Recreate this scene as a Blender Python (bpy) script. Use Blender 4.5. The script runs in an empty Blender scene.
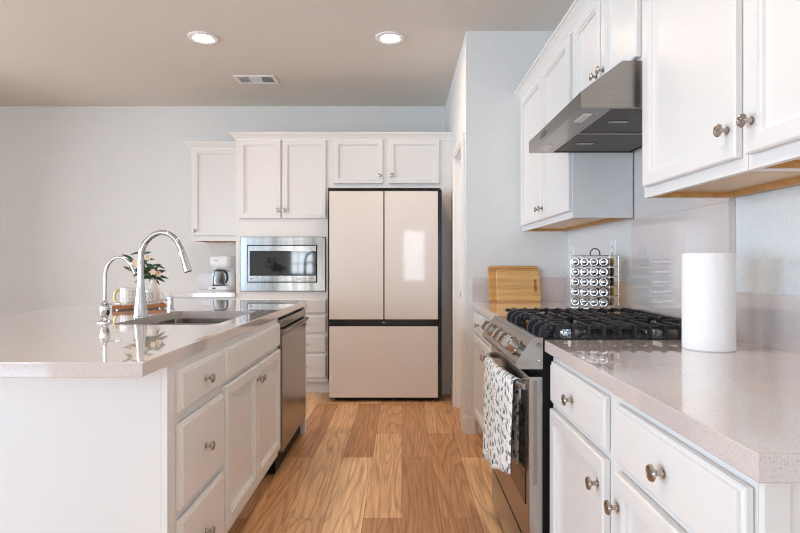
import bpy, bmesh, math, random
from mathutils import Vector, Matrix
random.seed(7)
PI = math.pi
SC = bpy.context.scene
COL = SC.collection

# ------------------------------------------------------------------ camera, world, light, exposure
CAM_H = 1.17
cam_d = bpy.data.cameras.new('camera'); cam = bpy.data.objects.new('camera', cam_d); COL.objects.link(cam)
cam.location = (0, 0, CAM_H); cam.rotation_euler = (PI/2, 0, 0)
cam_d.sensor_width = 36.0; cam_d.lens = 530*36/800
cam_d.shift_x = -2/800; cam_d.shift_y = -2.5/800
cam_d.clip_start = 0.05
SC.camera = cam
SC.view_settings.view_transform = 'Standard'; SC.view_settings.look = 'None'
SC.view_settings.gamma = 1.0; SC.view_settings.use_curve_mapping = False
SC.view_settings.exposure = 0.44
SC.cycles.use_denoising = True; SC.cycles.filter_width = 1.1
SC.cycles.max_bounces = 12; SC.cycles.diffuse_bounces = 6; SC.cycles.glossy_bounces = 5
SC.cycles.sample_clamp_indirect = 8.0
SC.cycles.caustics_reflective = False; SC.cycles.caustics_refractive = False
world = bpy.data.worlds.new('sky'); SC.world = world; world.use_nodes = True
wb = world.node_tree.nodes['Background']
wb.inputs[0].default_value = (0.72, 0.85, 1.0, 1); wb.inputs[1].default_value = 1.2

def area(name, loc, rot, sx, sy, power, col):
    l = bpy.data.lights.new(name, 'AREA'); l.shape = 'RECTANGLE'; l.size = sx; l.size_y = sy
    l.energy = power; l.color = col
    o = bpy.data.objects.new(name, l); COL.objects.link(o); o.location = loc; o.rotation_euler = rot
    return o
DAY = (0.88, 0.94, 1.0); DAY_LOW = (0.56, 0.77, 1.0)
# daylight standing just outside each window of the room, shining in
area('daylight_patio', (-4.65, -3.62, 1.15), (PI/2, 0, 0), 1.0, 2.0, 92, DAY_LOW)
area('daylight_middle', (-2.45, -3.62, 1.45), (PI/2, 0, 0), 0.6, 1.1, 26, DAY)
area('daylight_window', (0.28, -3.62, 1.37), (PI/2, 0, 0), 0.56, 1.24, 16, DAY)
area('daylight_side', (-5.32, 2.6, 1.45), (PI/2, 0, -PI/2), 1.9, 1.4, 72, DAY)
area('daylight_side_rear', (-5.32, -1.2, 1.2), (PI/2, 0, -PI/2), 3.0, 1.9, 150, DAY_LOW)
CAN_STRENGTH = 92.0
CAN_SPOT = 20.0      # each ceiling can throws a soft downward cone
CAN_COL = (1.0, 0.76, 0.56)

# ------------------------------------------------------------------ materials
def new_mat(name):
    m = bpy.data.materials.new(name); m.use_nodes = True
    nt = m.node_tree; b = nt.nodes['Principled BSDF']
    return m, nt, b
def N(nt, t, **kw):
    n = nt.nodes.new(t)
    for k, v in kw.items(): setattr(n, k, v)
    return n
def L(nt, a, b): nt.links.new(a, b)
def simple(name, col, rough=0.5, metal=0.0, spec=0.5, noise=0.03, nscale=40, bump=0.0, bscale=200, coat=0.0, aniso=None):
    """principled material with a little procedural tone variation and optional bump"""
    m, nt, b = new_mat(name)
    tc = N(nt, 'ShaderNodeTexCoord')
    nz = N(nt, 'ShaderNodeTexNoise'); nz.inputs['Scale'].default_value = nscale; nz.inputs['Detail'].default_value = 3
    mp = N(nt, 'ShaderNodeMapping')
    if aniso: mp.inputs['Scale'].default_value = aniso
    L(nt, tc.outputs['Object'], mp.inputs['Vector']); L(nt, mp.outputs[0], nz.inputs['Vector'])
    rp = N(nt, 'ShaderNodeValToRGB')
    a = [max(0, c*(1-noise)) for c in col]; z = [min(1, c*(1+noise)) for c in col]
    rp.color_ramp.elements[0].color = (*a, 1); rp.color_ramp.elements[1].color = (*z, 1)
    rp.color_ramp.elements[0].position = 0.3; rp.color_ramp.elements[1].position = 0.7
    L(nt, nz.outputs['Fac'], rp.inputs['Fac']); L(nt, rp.outputs['Color'], b.inputs['Base Color'])
    b.inputs['Roughness'].default_value = rough; b.inputs['Metallic'].default_value = metal
    b.inputs['Specular IOR Level'].default_value = spec
    b.inputs['Coat Weight'].default_value = coat; b.inputs['Coat Roughness'].default_value = 0.03
    if bump:
        n2 = N(nt, 'ShaderNodeTexNoise'); n2.inputs['Scale'].default_value = bscale; n2.inputs['Detail'].default_value = 2
        bp = N(nt, 'ShaderNodeBump'); bp.inputs['Strength'].default_value = bump; bp.inputs['Distance'].default_value = 0.004
        L(nt, mp.outputs[0] if aniso else tc.outputs['Object'], n2.inputs['Vector'])
        L(nt, n2.outputs['Fac'], bp.inputs['Height']); L(nt, bp.outputs[0], b.inputs['Normal'])
    return m
M = {}
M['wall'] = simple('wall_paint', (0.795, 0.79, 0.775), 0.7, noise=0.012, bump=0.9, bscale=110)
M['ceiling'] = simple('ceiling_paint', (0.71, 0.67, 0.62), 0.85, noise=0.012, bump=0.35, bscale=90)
M['paint'] = simple('cabinet_paint', (0.79, 0.77, 0.75), 0.32, noise=0.008, nscale=6)
M['trim'] = simple('trim_paint', (0.84, 0.82, 0.79), 0.35, noise=0.008, nscale=6)
M['nickel'] = simple('satin_nickel', (0.46, 0.42, 0.38), 0.2, 1.0)
M['chrome'] = simple('chrome', (0.66, 0.66, 0.67), 0.07, 1.0, noise=0.01)
M['brushed'] = simple('brushed_faucet_steel', (0.60, 0.595, 0.59), 0.13, 1.0, noise=0.02)
M['steel'] = simple('stainless_steel', (0.46, 0.445, 0.43), 0.24, 1.0, noise=0.05, nscale=3, aniso=(1, 1, 60))
M['steel_dark'] = simple('dark_stainless', (0.34, 0.315, 0.29), 0.25, 1.0, noise=0.05, nscale=3, aniso=(1, 1, 60))
M['steel_trim'] = simple('trim_streak_reflections', (0.29, 0.265, 0.24), 0.22, 1.0, noise=0.25, nscale=2.0, aniso=(9, 1, 0.4))  # vertical streaks in the colour stand in for reflections of the room
M['steel_panel'] = simple('range_steel_dark_reflection', (0.25, 0.225, 0.20), 0.22, 1.0, noise=0.06, nscale=3, aniso=(1, 1, 60))  # same stainless as the end caps, its dark brown reflection put into the colour
M['steel_basin'] = simple('sink_steel', (0.50, 0.46, 0.42), 0.22, 1.0, noise=0.05, nscale=10)
M['filter'] = simple('filter_mesh', (0.16, 0.155, 0.15), 0.5, 0.8, noise=0.35, nscale=260, bump=0.6, bscale=300)
M['black'] = simple('black_gloss', (0.012, 0.012, 0.013), 0.15)
M['lidsteel'] = simple('jar_lid_steel', (0.50, 0.47, 0.455), 0.22, 1.0)
M['wire'] = simple('rack_wire', (0.42, 0.41, 0.40), 0.2, 1.0)
M['blackmatte'] = simple('black_plastic', (0.007, 0.007, 0.0075), 0.5, spec=0.2)
M['iron'] = simple('cast_iron', (0.016, 0.016, 0.018), 0.42, noise=0.2, nscale=80, bump=0.15, bscale=400)
M['ironedge'] = simple('grate_foot_rubber', (0.014, 0.016, 0.022), 0.5)
M['blackglass'] = simple('oven_glass', (0.015, 0.014, 0.013), 0.05, spec=0.7)
M['fridgeglass'] = simple('fridge_glass', (0.74, 0.68, 0.635), 0.06, spec=0.45, noise=0.004, nscale=2)
M['white_plastic'] = simple('white_plastic', (0.85, 0.85, 0.85), 0.3, noise=0.01)
M['ceramic'] = simple('white_ceramic', (0.82, 0.80, 0.77), 0.2, noise=0.01)
M['gold'] = simple('gold_glaze', (0.62, 0.42, 0.16), 0.22, 0.9)
M['ink'] = simple('dark_print', (0.06, 0.06, 0.06), 0.5)
M['greyink'] = simple('grey_print', (0.35, 0.35, 0.35), 0.5)
M['gap'] = simple('shadow_gap_board', (0.10, 0.09, 0.085), 0.7)
M['leaf'] = simple('green_leaf', (0.028, 0.075, 0.028), 0.4, noise=0.5, nscale=30)
M['stem'] = simple('green_stem', (0.10, 0.16, 0.05), 0.5, noise=0.2)
M['petal'] = simple('peach_petal', (0.88, 0.66, 0.45), 0.55, noise=0.1, nscale=60)
M['vase'] = simple('vase_glaze', (0.80, 0.70, 0.62), 0.3, noise=0.04, nscale=12)
M['duct'] = simple('vent_dark', (0.13, 0.14, 0.15), 0.7)
M['rubber'] = simple('dark_rubber', (0.03, 0.03, 0.03), 0.7)
M['curtain'] = simple('curtain_linen', (0.78, 0.78, 0.78), 0.8, noise=0.02)

def glass_mat(name, tint=(1, 1, 1), refl=0.12):
    m = bpy.data.materials.new(name); m.use_nodes = True; nt = m.node_tree
    nt.nodes.remove(nt.nodes['Principled BSDF'])
    tr = N(nt, 'ShaderNodeBsdfTransparent'); tr.inputs[0].default_value = (*tint, 1)
    gl = N(nt, 'ShaderNodeBsdfGlossy'); gl.inputs['Roughness'].default_value = 0.02
    fr = N(nt, 'ShaderNodeLayerWeight'); fr.inputs['Blend'].default_value = refl
    mx = N(nt, 'ShaderNodeMixShader')
    L(nt, fr.outputs['Fresnel'], mx.inputs[0]); L(nt, tr.outputs[0], mx.inputs[1]); L(nt, gl.outputs[0], mx.inputs[2])
    L(nt, mx.outputs[0], nt.nodes['Material Output'].inputs[0])
    return m
M['pane'] = glass_mat('window_glass', (0.97, 0.99, 1.0), 0.2)
M['carafe'] = glass_mat('carafe_glass', (0.97, 0.975, 0.98), 0.12)

def quartz(name, base, rough):
    m, nt, b = new_mat(name)
    tc = N(nt, 'ShaderNodeTexCoord')
    vo = N(nt, 'ShaderNodeTexVoronoi'); vo.inputs['Scale'].default_value = 600
    n1 = N(nt, 'ShaderNodeTexNoise'); n1.inputs['Scale'].default_value = 210; n1.inputs['Detail'].default_value = 3
    for v in (vo, n1): L(nt, tc.outputs['Object'], v.inputs['Vector'])
    sp = N(nt, 'ShaderNodeSeparateColor'); L(nt, vo.outputs['Color'], sp.inputs[0])
    r1 = N(nt, 'ShaderNodeValToRGB'); r1.color_ramp.interpolation = 'CONSTANT'
    e = r1.color_ramp.elements
    e[0].position = 0; e[0].color = (base[0]*0.72, base[1]*0.71, base[2]*0.71, 1)
    e[1].position = 0.07; e[1].color = (*base, 1)
    k = e.new(0.80); k.color = (base[0]*0.94, base[1]*0.94, base[2]*0.94, 1)
    k = e.new(0.93); k.color = (min(1, base[0]*1.07), min(1, base[1]*1.07), min(1, base[2]*1.07), 1)
    L(nt, sp.outputs[0], r1.inputs[0])
    mx = N(nt, 'ShaderNodeMix'); mx.data_type = 'RGBA'; mx.blend_type = 'MULTIPLY'; mx.inputs[0].default_value = 0.35
    r2 = N(nt, 'ShaderNodeValToRGB'); r2.color_ramp.elements[0].position = 0.3; r2.color_ramp.elements[0].color = (0.85, 0.85, 0.85, 1)
    r2.color_ramp.elements[1].position = 0.6; r2.color_ramp.elements[1].color = (1, 1, 1, 1)
    L(nt, n1.outputs['Fac'], r2.inputs[0]); L(nt, r1.outputs[0], mx.inputs[6]); L(nt, r2.outputs[0], mx.inputs[7])
    L(nt, mx.outputs[2], b.inputs['Base Color'])
    b.inputs['Roughness'].default_value = rough; b.inputs['Specular IOR Level'].default_value = 0.6
    b.inputs['Coat Weight'].default_value = 1.0; b.inputs['Coat Roughness'].default_value = 0.02; b.inputs['Coat IOR'].default_value = 1.6
    return m
M['quartz'] = quartz('quartz_speckle', (0.69, 0.615, 0.588), 0.10)

def wood_floor():
    m, nt, b = new_mat('plank_floor')
    tc = N(nt, 'ShaderNodeTexCoord'); sx = N(nt, 'ShaderNodeSeparateXYZ'); L(nt, tc.outputs['Object'], sx.inputs[0])
    cb = N(nt, 'ShaderNodeCombineXYZ'); L(nt, sx.outputs[1], cb.inputs[0]); L(nt, sx.outputs[0], cb.inputs[1])
    def brick(c1, c2, mortar, msize):
        br = N(nt, 'ShaderNodeTexBrick'); br.offset = 0.37; br.offset_frequency = 2; br.squash = 1
        br.inputs['Scale'].default_value = 1.0; br.inputs['Brick Width'].default_value = 1.22; br.inputs['Row Height'].default_value = 0.178
        br.inputs['Mortar Size'].default_value = msize; br.inputs['Mortar Smooth'].default_value = 0.1; br.inputs['Bias'].default_value = 0
        br.inputs['Color1'].default_value = (*c1, 1); br.inputs['Color2'].default_value = (*c2, 1); br.inputs['Mortar'].default_value = (*mortar, 1)
        L(nt, cb.outputs[0], br.inputs['Vector']); return br
    br = brick((0, 0, 0), (1, 1, 1), (0.5, 0.5, 0.5), 0.0)
    bm_ = brick((1, 1, 1), (1, 1, 1), (0.42, 0.36, 0.32), 0.0014)
    rnd = N(nt, 'ShaderNodeSeparateColor'); L(nt, br.outputs['Color'], rnd.inputs[0])
    def math_(op, a, bb):
        n = N(nt, 'ShaderNodeMath', operation=op)
        for i, v in enumerate((a, bb)):
            if isinstance(v, (int, float)): n.inputs[i].default_value = v
            else: L(nt, v, n.inputs[i])
        return n.outputs[0]
    off = math_('MULTIPLY', rnd.outputs[0], 41.0)
    gx = math_('MULTIPLY', sx.outputs[0], 7.5); gx = math_('ADD', gx, off)
    gy = math_('MULTIPLY', sx.outputs[1], 0.5); gy = math_('ADD', gy, math_('MULTIPLY', off, 1.7))
    gv = N(nt, 'ShaderNodeCombineXYZ'); L(nt, gx, gv.inputs[0]); L(nt, gy, gv.inputs[1]); L(nt, off, gv.inputs[2])
    n1 = N(nt, 'ShaderNodeTexNoise'); n1.inputs['Scale'].default_value = 1.0; n1.inputs['Detail'].default_value = 0.6; n1.inputs['Roughness'].default_value = 0.4
    L(nt, gv.outputs[0], n1.inputs['Vector'])
    ring = math_('FRACT', math_('MULTIPLY', n1.outputs['Fac'], 14.0), 0)
    ringr = N(nt, 'ShaderNodeValToRGB'); e = ringr.color_ramp.elements
    e[0].position = 0.0; e[0].color = (0.0, 0, 0, 1); e[1].position = 0.35; e[1].color = (0.8, 0.8, 0.8, 1)
    k = e.new(0.85); k.color = (1, 1, 1, 1); k = e.new(1.0); k.color = (0.1, 0.1, 0.1, 1)
    L(nt, ring, ringr.inputs[0])
    fv = N(nt, 'ShaderNodeMapping'); fv.inputs['Scale'].default_value = (95, 3.2, 1)
    L(nt, tc.outputs['Object'], fv.inputs['Vector'])
    n2 = N(nt, 'ShaderNodeTexNoise'); n2.inputs['Scale'].default_value = 1.0; n2.inputs['Detail'].default_value = 5; n2.inputs['Roughness'].default_value = 0.6
    L(nt, fv.outputs[0], n2.inputs['Vector'])
    # tone per plank
    tone = N(nt, 'ShaderNodeValToRGB'); e = tone.color_ramp.elements
    e[0].position = 0.0; e[0].color = (0.56, 0.285, 0.13, 1); e[1].position = 1.0; e[1].color = (0.98, 0.68, 0.40, 1)
    k = e.new(0.35); k.color = (0.68, 0.375, 0.182, 1); k = e.new(0.7); k.color = (0.85, 0.53, 0.285, 1)
    L(nt, rnd.outputs[0], tone.inputs[0])
    def mul(fac, a, bsock):
        mx = N(nt, 'ShaderNodeMix'); mx.data_type = 'RGBA'; mx.blend_type = 'MULTIPLY'
        mx.inputs[0].default_value = fac
        L(nt, a, mx.inputs[6]); L(nt, bsock, mx.inputs[7]); return mx.outputs[2]
    rr = N(nt, 'ShaderNodeValToRGB'); rr.color_ramp.elements[0].color = (0.50, 0.40, 0.33, 1); rr.color_ramp.elements[1].color = (1.05, 1.03, 1.0, 1)
    L(nt, ringr.outputs[0], rr.inputs[0])
    c = mul(0.55, tone.outputs[0], rr.outputs[0])
    fr = N(nt, 'ShaderNodeValToRGB'); fr.color_ramp.elements[0].position = 0.32; fr.color_ramp.elements[0].color = (0.62, 0.54, 0.48, 1)
    fr.color_ramp.elements[1].position = 0.6; fr.color_ramp.elements[1].color = (1.06, 1.05, 1.03, 1)
    L(nt, n2.outputs['Fac'], fr.inputs[0])
    c = mul(0.85, c, fr.outputs[0]); c = mul(1.0, c, bm_.outputs['Color'])
    L(nt, c, b.inputs['Base Color'])
    b.inputs['Roughness'].default_value = 0.33
    bp = N(nt, 'ShaderNodeBump'); bp.inputs['Strength'].default_value = 0.12; bp.inputs['Distance'].default_value = 0.003
    L(nt, n2.outputs['Fac'], bp.inputs['Height']); L(nt, bp.outputs[0], b.inputs['Normal'])
    return m
M['floor'] = wood_floor()

def strip_wood(name, c1, c2, strips, grain, rough=0.45):
    """glued strip wood: bands across an axis plus long grain; strips=(x,y,z) scale for bands"""
    m, nt, b = new_mat(name)
    tc = N(nt, 'ShaderNodeTexCoord')
    mp = N(nt, 'ShaderNodeMapping'); mp.inputs['Scale'].default_value = strips; L(nt, tc.outputs['Object'], mp.inputs[0])
    sn = N(nt, 'ShaderNodeVectorMath', operation='FLOOR'); L(nt, mp.outputs[0], sn.inputs[0])
    wn = N(nt, 'ShaderNodeTexWhiteNoise'); L(nt, sn.outputs[0], wn.inputs['Vector'])
    mg = N(nt, 'ShaderNodeMapping'); mg.inputs['Scale'].default_value = grain; L(nt, tc.outputs['Object'], mg.inputs[0])
    nz = N(nt, 'ShaderNodeTexNoise'); nz.inputs['Scale'].default_value = 1; nz.inputs['Detail'].default_value = 4
    L(nt, mg.outputs[0], nz.inputs['Vector'])
    ad = N(nt, 'ShaderNodeMath', operation='MULTIPLY_ADD'); L(nt, wn.outputs['Value'], ad.inputs[0]); ad.inputs[1].default_value = 0.45
    L(nt, nz.outputs['Fac'], ad.inputs[2])
    rp = N(nt, 'ShaderNodeValToRGB'); rp.color_ramp.elements[0].position = 0.35; rp.color_ramp.elements[1].position = 0.95
    rp.color_ramp.elements[0].color = (*c1, 1); rp.color_ramp.elements[1].color = (*c2, 1)
    L(nt, ad.outputs[0], rp.inputs[0]); L(nt, rp.outputs[0], b.inputs['Base Color'])
    b.inputs['Roughness'].default_value = rough
    return m
M['bamboo'] = strip_wood('bamboo', (0.50, 0.25, 0.075), (0.80, 0.50, 0.20), (0.0, 0.0, 42), (8, 8, 160))
M['bamboo_dark'] = strip_wood('bamboo_edge', (0.42, 0.19, 0.05), (0.70, 0.38, 0.13), (0.0, 0.0, 42), (8, 8, 160))
M['maple'] = strip_wood('cabinet_plywood', (0.68, 0.47, 0.28), (0.80, 0.60, 0.40), (0, 0, 0), (40, 2, 40))
M['oak'] = strip_wood('orange_oak_rail', (0.40, 0.19, 0.06), (0.62, 0.34, 0.12), (0, 0, 0), (30, 30, 60))
M['redwood'] = strip_wood('acacia_tray', (0.26, 0.085, 0.03), (0.50, 0.22, 0.09), (0, 0, 0), (20, 60, 20), 0.3)

def towel_mat():
    m, nt, b = new_mat('leaf_print_cotton')
    uv = N(nt, 'ShaderNodeUVMap')
    def leaves(scale, a, bb, seed):
        mp = N(nt, 'ShaderNodeMapping'); mp.inputs['Scale'].default_value = (scale, scale, 1); mp.inputs['Location'].default_value = (seed, seed*1.7, 0)
        L(nt, uv.outputs[0], mp.inputs[0])
        vo = N(nt, 'ShaderNodeTexVoronoi'); vo.voronoi_dimensions = '2D'; vo.inputs['Scale'].default_value = 1; vo.inputs['Randomness'].default_value = 0.75
        L(nt, mp.outputs[0], vo.inputs['Vector'])
        sb = N(nt, 'ShaderNodeVectorMath', operation='SUBTRACT'); L(nt, mp.outputs[0], sb.inputs[0]); L(nt, vo.outputs['Position'], sb.inputs[1])
        sc = N(nt, 'ShaderNodeSeparateColor'); L(nt, vo.outputs['Color'], sc.inputs[0])
        an = N(nt, 'ShaderNodeMath', operation='MULTIPLY'); L(nt, sc.outputs[0], an.inputs[0]); an.inputs[1].default_value = 6.28
        ro = N(nt, 'ShaderNodeVectorRotate'); ro.rotation_type = 'Z_AXIS'; L(nt, sb.outputs[0], ro.inputs['Vector']); L(nt, an.outputs[0], ro.inputs['Angle'])
        dv = N(nt, 'ShaderNodeVectorMath', operation='DIVIDE'); L(nt, ro.outputs[0], dv.inputs[0]); dv.inputs[1].default_value = (a, bb, 1)
        ln = N(nt, 'ShaderNodeVectorMath', operation='LENGTH'); L(nt, dv.outputs[0], ln.inputs[0])
        lt = N(nt, 'ShaderNodeMath', operation='LESS_THAN'); L(nt, ln.outputs['Value'], lt.inputs[0]); lt.inputs[1].default_value = 1.0
        return lt.outputs[0], sc.outputs[1]
    l1, c1 = leaves(27, 0.38, 0.19, 0.0); l2, c2 = leaves(36, 0.38, 0.06, 5.3)
    mx = N(nt, 'ShaderNodeMath', operation='MAXIMUM'); L(nt, l1, mx.inputs[0]); L(nt, l2, mx.inputs[1])
    rp = N(nt, 'ShaderNodeValToRGB'); rp.color_ramp.elements[0].color = (0.10, 0.13, 0.12, 1); rp.color_ramp.elements[1].color = (0.38, 0.42, 0.40, 1)
    L(nt, c1, rp.inputs[0])
    m2 = N(nt, 'ShaderNodeMix'); m2.data_type = 'RGBA'; L(nt, mx.outputs[0], m2.inputs[0])
    m2.inputs[6].default_value = (0.90, 0.90, 0.895, 1); L(nt, rp.outputs[0], m2.inputs[7])
    L(nt, m2.outputs[2], b.inputs['Base Color']); b.inputs['Roughness'].default_value = 0.85
    return m
M['towel'] = towel_mat()
def paper_mat():
    m, nt, b = new_mat('quilted_paper')
    tc = N(nt, 'ShaderNodeTexCoord')
    b.inputs['Base Color'].default_value = (0.88, 0.875, 0.87, 1); b.inputs['Roughness'].default_value = 0.9
    vo = N(nt, 'ShaderNodeTexVoronoi'); vo.inputs['Scale'].default_value = 95; vo.feature = 'SMOOTH_F1'
    L(nt, tc.outputs['Object'], vo.inputs['Vector'])
    bp = N(nt, 'ShaderNodeBump'); bp.inputs['Strength'].default_value = 0.35; bp.inputs['Distance'].default_value = 0.003
    L(nt, vo.outputs['Distance'], bp.inputs['Height']); L(nt, bp.outputs[0], b.inputs['Normal'])
    return m
M['paper'] = paper_mat()
def emit(name, col, s):
    m = bpy.data.materials.new(name); m.use_nodes = True; nt = m.node_tree
    nt.nodes.remove(nt.nodes['Principled BSDF'])
    e = N(nt, 'ShaderNodeEmission'); e.inputs[0].default_value = (*col, 1); e.inputs[1].default_value = s
    L(nt, e.outputs[0], nt.nodes['Material Output'].inputs[0]); return m
M['lamp'] = emit('downlight_glow', CAN_COL, CAN_STRENGTH)

# ------------------------------------------------------------------ geometry helpers
class B:
    """collects shapes in one bmesh"""
    def __init__(s, mat=None): s.bm = bmesh.new(); s.M = mat or Matrix.Identity(4)
    def _v(s, p): return s.bm.verts.new(s.M @ Vector(p))
    def box(s, x0, x1, y0, y1, z0, z1, bev=0.0, seg=2):
        vs = [s._v((x, y, z)) for x in (x0, x1) for y in (y0, y1) for z in (z0, z1)]
        fs = []
        for q in ((0, 1, 3, 2), (4, 6, 7, 5), (0, 4, 5, 1), (2, 3, 7, 6), (0, 2, 6, 4), (1, 5, 7, 3)):
            fs.append(s.bm.faces.new([vs[i] for i in q]))
        if bev:
            es = list({e for f in fs for e in f.edges})
            bmesh.ops.bevel(s.bm, geom=es, offset=bev, segments=seg, profile=0.5, affect='EDGES')
        return s
    def loops(s, loops, cap0=True, cap1=True, close=True):
        rows = [[s._v(p) for p in lp] for lp in loops]
        n = len(rows[0])
        for a, b in zip(rows, rows[1:]):
            for i in range(n if close else n-1):
                j = (i+1) % n
                try: s.bm.faces.new((a[i], a[j], b[j], b[i]))
                except ValueError: pass
        if cap0: s.bm.faces.new(rows[0])
        if cap1: s.bm.faces.new(rows[-1])
        return s
    def lathe(s, prof, o, ax=(0, 0, 1), seg=28, cap0=True, cap1=True, sx=1.0):
        ax = Vector(ax).normalized(); t = Vector((1, 0, 0)) if abs(ax.x) < 0.9 else Vector((0, 1, 0))
        a = ax.cross(t).normalized(); b = ax.cross(a); o = Vector(o)
        lps = []
        for r, h in prof:
            lps.append([o + ax*h + a*(r*math.cos(2*PI*i/seg)) + b*(r*sx*math.sin(2*PI*i/seg)) for i in range(seg)])
        return s.loops(lps, cap0, cap1)
    def tube(s, pts, r, seg=12, cap=True, up=None):
        pts = [Vector(p) for p in pts]; n = len(pts)
        rs = r if isinstance(r, (list, tuple)) else [r]*n
        lps = []; prev = None
        for i, p in enumerate(pts):
            t = (pts[min(i+1, n-1)] - pts[max(i-1, 0)]).normalized()
            if prev is None:
                h = Vector((0, 0, 1)) if abs(t.z) < 0.9 else Vector((0, 1, 0))
                a = t.cross(h).normalized()
            else:
                a = (prev - t*prev.dot(t)).normalized()
            prev = a; b = t.cross(a)
            lps.append([p + a*(rs[i]*math.cos(2*PI*k/seg)) + b*(rs[i]*math.sin(2*PI*k/seg)) for k in range(seg)])
        return s.loops(lps, cap, cap)
    def panel(s, F, u0, u1, z0, z1, prof):
        """concentric rectangles: prof = [(inset, n)]; F maps (u, n, z) to the world"""
        lps = [[F(u0+i, n, z0+i), F(u1-i, n, z0+i), F(u1-i, n, z1-i), F(u0+i, n, z1-i)] for i, n in prof]
        return s.loops(lps)
    def poly_extrude(s, pts, d):
        """pts list of 3d points, extruded by vector d"""
        d = Vector(d); return s.loops([[Vector(p) for p in pts], [Vector(p)+d for p in pts]])

def obj(name, b, mat, parent=None, smooth=35):
    bm = b.bm
    off = Vector((0, 0, 0)); q = parent
    while q is not None: off += q.location; q = q.parent
    if off.length: bmesh.ops.translate(bm, verts=bm.verts, vec=-off)
    bmesh.ops.recalc_face_normals(bm, faces=bm.faces)
    me = bpy.data.meshes.new(name); bm.to_mesh(me); bm.free()
    if isinstance(mat, str): mat = M[mat]
    me.materials.append(mat)
    if smooth:
        me.shade_smooth(); me.set_sharp_from_angle(angle=math.radians(smooth))
    o = bpy.data.objects.new(name, me); COL.objects.link(o)
    if smooth:
        w_ = o.modifiers.new('normals', 'WEIGHTED_NORMAL'); w_.keep_sharp = True; w_.weight = 100
    if parent: o.parent = parent
    return o
def thing(name, label, cat, loc, group=None):
    o = bpy.data.objects.new(name, None); COL.objects.link(o); o.location = loc; o.empty_display_size = 0.05
    o['label'] = label; o['category'] = cat
    if group: o['group'] = group
    return o
def tag(o, label, cat, group=None):
    o['label'] = label; o['category'] = cat
    if group: o['group'] = group
    return o
def struct(name, b, mat, parent=None, smooth=35):
    o = obj(name, b, mat, parent, smooth)
    o['kind'] = 'structure'
    return o
def copy_tree(o, parent=None):
    c = o.copy(); COL.objects.link(c)
    if parent: c.parent = parent
    for ch in list(o.children): copy_tree(ch, c)
    return c
def crv(pts, n=8):
    """smooth polyline through points"""
    P = [Vector(p) for p in pts]; out = []
    for i in range(len(P)-1):
        p0 = P[max(i-1, 0)]; p1 = P[i]; p2 = P[i+1]; p3 = P[min(i+2, len(P)-1)]
        for k in range(n):
            t = k/n
            out.append(0.5*((2*p1) + (p2-p0)*t + (2*p0-5*p1+4*p2-p3)*t*t + (3*p1-p0-3*p2+p3)*t**3))
    out.append(P[-1]); return out

# ------------------------------------------------------------------ the room
XR = 1.143; XL = -5.2; YB = 5.40; YF = -3.5; ZC = 2.777; YP = 3.655; XP = 0.441
T = 0.12
struct('floor', B().box(XL-T, XR+T, YF-T, YB+T, -0.1, 0), 'floor')
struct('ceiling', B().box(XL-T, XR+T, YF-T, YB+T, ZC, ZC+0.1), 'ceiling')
struct('wall_back', B().box(XL-T, XR+T, YB, YB+T, 0, ZC), 'wall')
struct('wall_right', B().box(XR, XR+T, YF, YB, 0, ZC), 'wall')
def wall_with_holes(name, axis, pos0, pos1, a0, a1, holes):
    """wall slab along an axis with rectangular openings holes=[(a0,a1,z0,z1)] sorted along the wall"""
    b = B()
    def bx(p, q, z0, z1):
        if q-p < 1e-4 or z1-z0 < 1e-4: return
        if axis == 'x': b.box(p, q, pos0, pos1, z0, z1)
        else: b.box(pos0, pos1, p, q, z0, z1)
    cur = a0
    for h0, h1, z0, z1 in holes:
        bx(cur, h0, 0, ZC); bx(h0, h1, 0, z0); bx(h0, h1, z1, ZC); cur = h1
    bx(cur, a1, 0, ZC)
    return struct(name, b, 'wall')
wall_with_holes('wall_front', 'x', YF-T, YF, XL-T, XR+T, [(-5.15, -4.15, 0.05, 2.15), (-2.75, -2.15, 0.9, 2.0), (0.0, 0.56, 0.74, 2.0)])
wall_with_holes('wall_left', 'y', XL-T, XL, YF, YB, [(-2.7, 0.3, 0.25, 2.15), (1.65, 3.55, 0.75, 2.15)])
def window(name, axis, pos, a0, a1, z0, z1, nu, nz):
    def bx(b, p, q, d0, d1, za, zb):
        if axis == 'x': b.box(p, q, pos+d0, pos+d1, za, zb)
        else: b.box(pos+d0, pos+d1, p, q, za, zb)
    b = B(); f = 0.045
    bx(b, a0, a1, -0.09, -0.03, z0, z0+f); bx(b, a0, a1, -0.09, -0.03, z1-f, z1)
    bx(b, a0, a0+f, -0.09, -0.03, z0+f, z1-f); bx(b, a1-f, a1, -0.09, -0.03, z0+f, z1-f)
    for i in range(1, nu):
        c = a0+(a1-a0)*i/nu; bx(b, c-0.011, c+0.011, -0.07, -0.05, z0+f, z1-f)
    for i in range(1, nz):
        c = z0+(z1-z0)*i/nz; bx(b, a0+f, a1-f, -0.07, -0.05, c-0.011, c+0.011)
    w = struct(name, b, 'trim')
    g = B(); bx(g, a0+f, a1-f, -0.063, -0.057, z0+f, z1-f)
    struct('window_pane', g, 'pane', w)
window('window_1', 'x', YF, -5.15, -4.15, 0.05, 2.15, 2, 1)
window('window_5', 'x', YF, -2.75, -2.15, 0.9, 2.0, 3, 4)
window('window_2', 'x', YF, 0.0, 0.56, 0.74, 2.0, 3, 4)
window('window_3', 'y', XL, -2.7, 0.3, 0.25, 2.15, 3, 1)
window('window_4', 'y', XL, 1.65, 3.55, 0.75, 2.15, 3, 3)

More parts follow.
